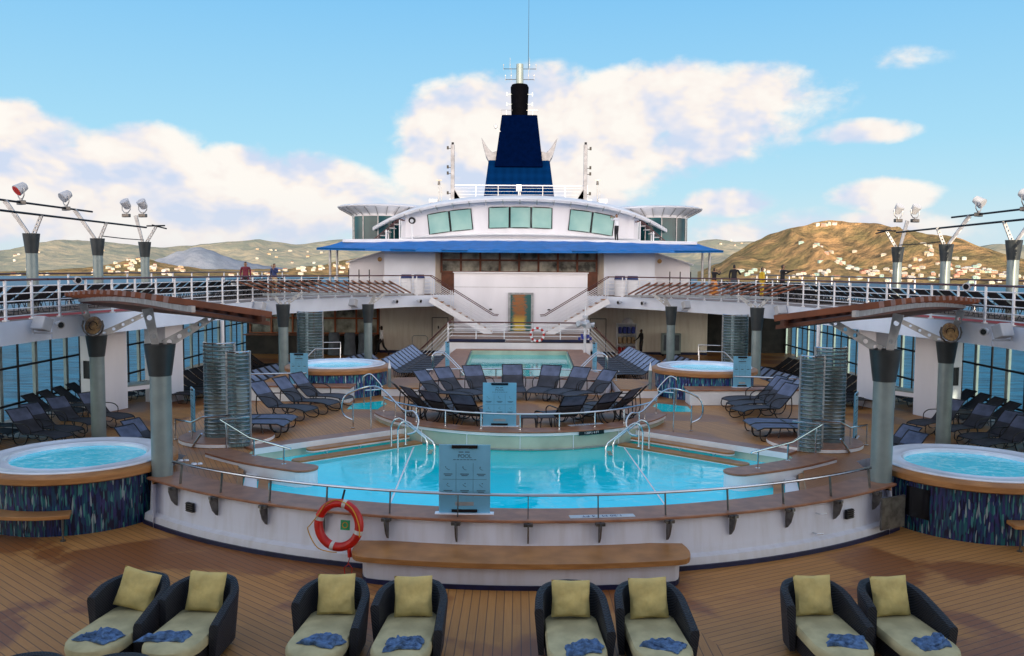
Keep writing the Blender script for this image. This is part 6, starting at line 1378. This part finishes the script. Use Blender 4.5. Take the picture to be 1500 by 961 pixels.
chairs = [(-5.16,11.07,-7,'first',''),(-4.22,11.03,-5,'second',''),(-2.47,10.98,-4,'third',''),(-1.44,10.93,-3,'fourth',''),(.65,10.90,2,'fifth',''),(1.68,10.95,3,'sixth',''),(3.90,11.10,4,'seventh',''),(4.93,11.10,6,'eighth','')]
where = ['outermost on the left, its pillow leaning sideways', 'second from the left, a towel draped over its edge', 'below the lifebuoy', 'at the left end of the curved bench', 'before the middle of the curved bench', 'at the right end of the curved bench', 'inner one of the right hand pair', 'outermost on the right']
for i, (x, y, a_, o_, _) in enumerate(chairs):
    rz = R(a_); wicker((x, y, 0), rz, 'dark wicker daybed with cream cushion, '+where[i])
    rot = Matrix.Rotation(rz, 3, 'Z'); off = rot @ Vector((0, .22, 0))
    pillow((x+off.x, y+off.y, .70), rz, R(-17), R(12 if i == 0 else J.uniform(-3, 3)), 'yellow square pillow on the %s daybed from the left' % o_, 40+i, .255+(.01 if i == 0 else 0), .26 if i != 4 else .235)
    off = rot @ Vector((J.uniform(-.06, .1), -.66-J.uniform(0, .08), 0)); towel((x+off.x, y+off.y, .435), rz+R(J.uniform(-25, 35)), 'blue grey crumpled towel on the %s daybed from the left' % o_, 3+i*1.37, .46 if i != 1 else .66, .28, .20 if i == 1 else 0)
# dark edges of further daybeds at the bottom left
for i, x in enumerate((-5.15, -4.2)):
    t = wicker((x-.1, 8.55, 0), R(-12), 'dark wicker daybed cut off by the lower edge, %s of the two' % ('left', 'right')[i])

# ------------------------------------------------------------------ people
def person(loc, rz, label, joints, top, bottom, skin, hair, height=1.75, skirt=None, bag=None):
    """joints: pose dict overriding the standing pose, metres for 1.75 m"""
    k = height/1.75
    J0 = dict(pelvis=(0,0,.95), waist=(0,0,1.08), chest=(0,0,1.32), neck=(0,0,1.47), head=(0,-.01,1.56), crown=(0,0,1.70),
              sl=(.18,0,1.41), el=(.23,.02,1.14), wl=(.22,-.06,.90), hl=(.22,-.09,.80), sr=(-.18,0,1.41), er=(-.23,.02,1.14), wr=(-.22,-.06,.90), hr=(-.22,-.09,.80),
              pl=(.095,0,.90), kl=(.10,-.02,.50), al=(.10,.02,.09), tl=(.10,-.14,.035), pr=(-.095,0,.90), kr=(-.10,-.02,.50), ar=(-.10,.02,.09), tr=(-.10,-.14,.035))
    J0.update(joints); names = list(J0); idx = {n: i for i, n in enumerate(names)}
    E_ = [('pelvis','waist'),('waist','chest'),('chest','neck'),('neck','head'),('head','crown'),('chest','sl'),('sl','el'),('el','wl'),('wl','hl'),('chest','sr'),('sr','er'),('er','wr'),('wr','hr'),('pelvis','pl'),('pl','kl'),('kl','al'),('al','tl'),('pelvis','pr'),('pr','kr'),('kr','ar'),('ar','tr')]
    rad = dict(pelvis=(.15,.11), waist=(.135,.095), chest=(.16,.11), neck=(.055,.055), head=(.078,.09), crown=(.06,.075), sl=(.065,.06), sr=(.065,.06), el=(.045,.045), er=(.045,.045), wl=(.03,.028), wr=(.03,.028), hl=(.035,.02), hr=(.035,.02), pl=(.095,.09), pr=(.095,.09), kl=(.062,.062), kr=(.062,.062), al=(.042,.042), ar=(.042,.042), tl=(.045,.025), tr=(.045,.025))
    me = bpy.data.meshes.new('person'); me.from_pydata([tuple(c*k for c in J0[n]) for n in names], [(idx[a], idx[b]) for a, b in E_], [])
    o = bpy.data.objects.new('person', me); col.objects.link(o); sk = o.modifiers.new('skin', 'SKIN'); sk.use_smooth_shade = True
    for i, n in enumerate(names): v = me.skin_vertices[0].data[i]; v.radius = (rad[n][0]*k, rad[n][1]*k); v.use_root = (n == 'pelvis')
    ss = o.modifiers.new('sub', 'SUBSURF'); ss.levels = 2; ss.render_levels = 2
    dg = bpy.context.evaluated_depsgraph_get(); me2 = bpy.data.meshes.new_from_object(o.evaluated_get(dg)); bpy.data.objects.remove(o)
    me2.materials.clear(); 
    for m in (skin, top, bottom, hair, 'black_metal'): me2.materials.append(M[m])
    for p in me2.polygons:
        c = p.center/k; z = c.z; p.use_smooth = True
        hand = min((c-Vector(J0['hl'])).length, (c-Vector(J0['hr'])).length, (c-Vector(J0['wl'])).length*1.2, (c-Vector(J0['wr'])).length*1.2) < .085
        p.material_index = 0
        if z > 1.64 or (z > 1.50 and c.y > J0['head'][1]+.03): p.material_index = 3
        elif z > 1.46: p.material_index = 0
        elif hand: p.material_index = 0
        elif z < .07: p.material_index = 4
        elif z < .97 and not ((c-Vector(J0['el'])).length < .2 or (c-Vector(J0['er'])).length < .2 or (c-Vector(J0['wl'])).length < .13 or (c-Vector(J0['wr'])).length < .13): p.material_index = 2
        else: p.material_index = 1
    o = bpy.data.objects.new('person', me2); col.objects.link(o); o.location = loc; o.rotation_euler = (0,0,rz); tag(o, label, 'person')
    H = Vector(J0['head'])*k
    mb = MB(); mb.lathe([(0,-.02),(.014,-.012),(.016,.01),(0,.03)], c=(H.x, H.y-.088*k, H.z-.0), n=8)
    for sx in (-1, 1): mb.lathe([(0,-.03),(.014,0),(0,.03)], c=(H.x+sx*.08*k, H.y+.01, H.z), n=8)
    mb.build('face_features', skin, o)
    mb = MB()
    for sx in (-1, 1): mb.box((H.x+sx*.03*k, H.y-.083*k, H.z+.03), (.022, .012, .012))
    mb.box((H.x, H.y-.08*k, H.z-.05), (.04, .012, .01)); mb.build('eyes_and_mouth', 'hair_black', o)
    for nm, wn in (('hl','wl'),('hr','wr')):      # fingers
        h, w1 = Vector(J0[nm])*k, Vector(J0[wn])*k; d = (h-w1).normalized(); sd_ = d.cross(Vector((1,0,0)));
        if sd_.length < .2: sd_ = d.cross(Vector((0,0,1)))
        sd_.normalize(); mb = MB()
        for q in range(4): b0 = h+sd_*(-.024+.016*q)*k; mb.tube([b0, b0+d*.05*k, b0+d*(.08-.006*abs(q-1.5))*k+Vector((0,-.012,0))], [.009*k, .008*k, .006*k], 5)
        b0 = h+sd_*-.03*k; mb.tube([b0-d*.03*k, b0-sd_*.02*k+d*.02*k], [.010*k, .007*k], 5); mb.build('fingers', skin, o)
    if skirt:
        mb = MB(); mb.lathe([(.14*k,1.0*k),(.18*k,.85*k),(.24*k,.4*k),(.28*k,.12*k)], n=18); mb.build('skirt', skirt, o)
    return o
walk = dict(kl=(.10,-.22,.52), al=(.10,-.26,.12), tl=(.10,-.42,.05), kr=(-.10,.10,.50), ar=(-.10,.42,.16), tr=(-.10,.34,.04), el=(.24,.12,1.16), wl=(.22,.14,.92), hl=(.22,.15,.83), er=(-.24,-.04,1.15), wr=(-.22,-.22,.98), hr=(-.22,-.28,.92))
v = at(559, 521, z=0); person((v.x, v.y, 0), R(-98), 'waiter in a white shirt and black trousers walking by the cream wall', walk, 'cloth_white', 'cloth_black', 'skin_dark', 'hair_black', 1.78)
v = at(939, 523, z=0); person((v.x, v.y, 0), R(-80), 'person in black clothes standing between the life vest shelf and cart', dict(er=(-.24,-.1,1.16), wr=(-.2,-.3,1.0), hr=(-.18,-.37,.98)), 'cloth_black', 'cloth_black', 'skin_dark', 'hair_black', 1.68)
def up_person(px, Y, *a, **k_): v = at(px, 420, Y=Y); return person((v.x, Y, 3.606), *a, **k_)
phone = dict(el=(.26,-.08,1.2), wl=(.10,-.26,1.42), hl=(.06,-.28,1.52))
look = dict(el=(.27,-.14,1.3), wl=(.12,-.36,1.46), hl=(.06,-.40,1.50), er=(-.27,-.14,1.3), wr=(-.12,-.36,1.46), hr=(-.06,-.40,1.50))
up_person(360, 41.5, R(10), 'man in a maroon T shirt on the left upper deck', {}, 'cloth_maroon', 'cloth_black', 'skin_mid', 'hair_black')
up_person(402, 43, R(-20), 'person in a dark top raising a hand to the face on the left upper deck', phone, 'cloth_blue', 'cloth_tan', 'skin_mid', 'hair_black', height=1.68)
up_person(1046, 46, R(120), 'woman in a long orange skirt holding up a camera at the right awning poles', look, 'cloth_black', 'cloth_orange', 'skin_mid', 'hair_black', height=1.62, skirt='cloth_orange')
up_person(1075, 44, R(150), 'man in black standing with his back to the pool on the right upper deck', dict(er=(-.27,-.14,1.2), wr=(-.2,-.34,1.25), hr=(-.18,-.4,1.28)), 'cloth_black', 'grey_cloth', 'skin_mid', 'hair_black', height=1.8)
up_person(1116, 42, R(100), 'woman in a yellow top looking to sea on the right upper deck', {}, 'cloth_yellow', 'cloth_yellow', 'skin_mid', 'hair_black', height=1.65)
up_person(1146, 40.5, R(95), 'man in black stretching out an arm with a camera on the right upper deck', dict(er=(-.30,-.2,1.38), wr=(-.2,-.48,1.44), hr=(-.18,-.56,1.45), el=(.24,-.2,1.25), wl=(.05,-.45,1.42), hl=(-.02,-.52,1.44)), 'cloth_black', 'cloth_black', 'skin_mid', 'hair_black', height=1.78)
v = at(903, 345, Y=51.3); person((v.x, 51.3, 6.67), R(-60), 'person in a pale top holding a camera on the outer stair right of the lounge', look, 'cloth_white', 'cloth_black', 'skin_mid', 'hair_black', 1.70)
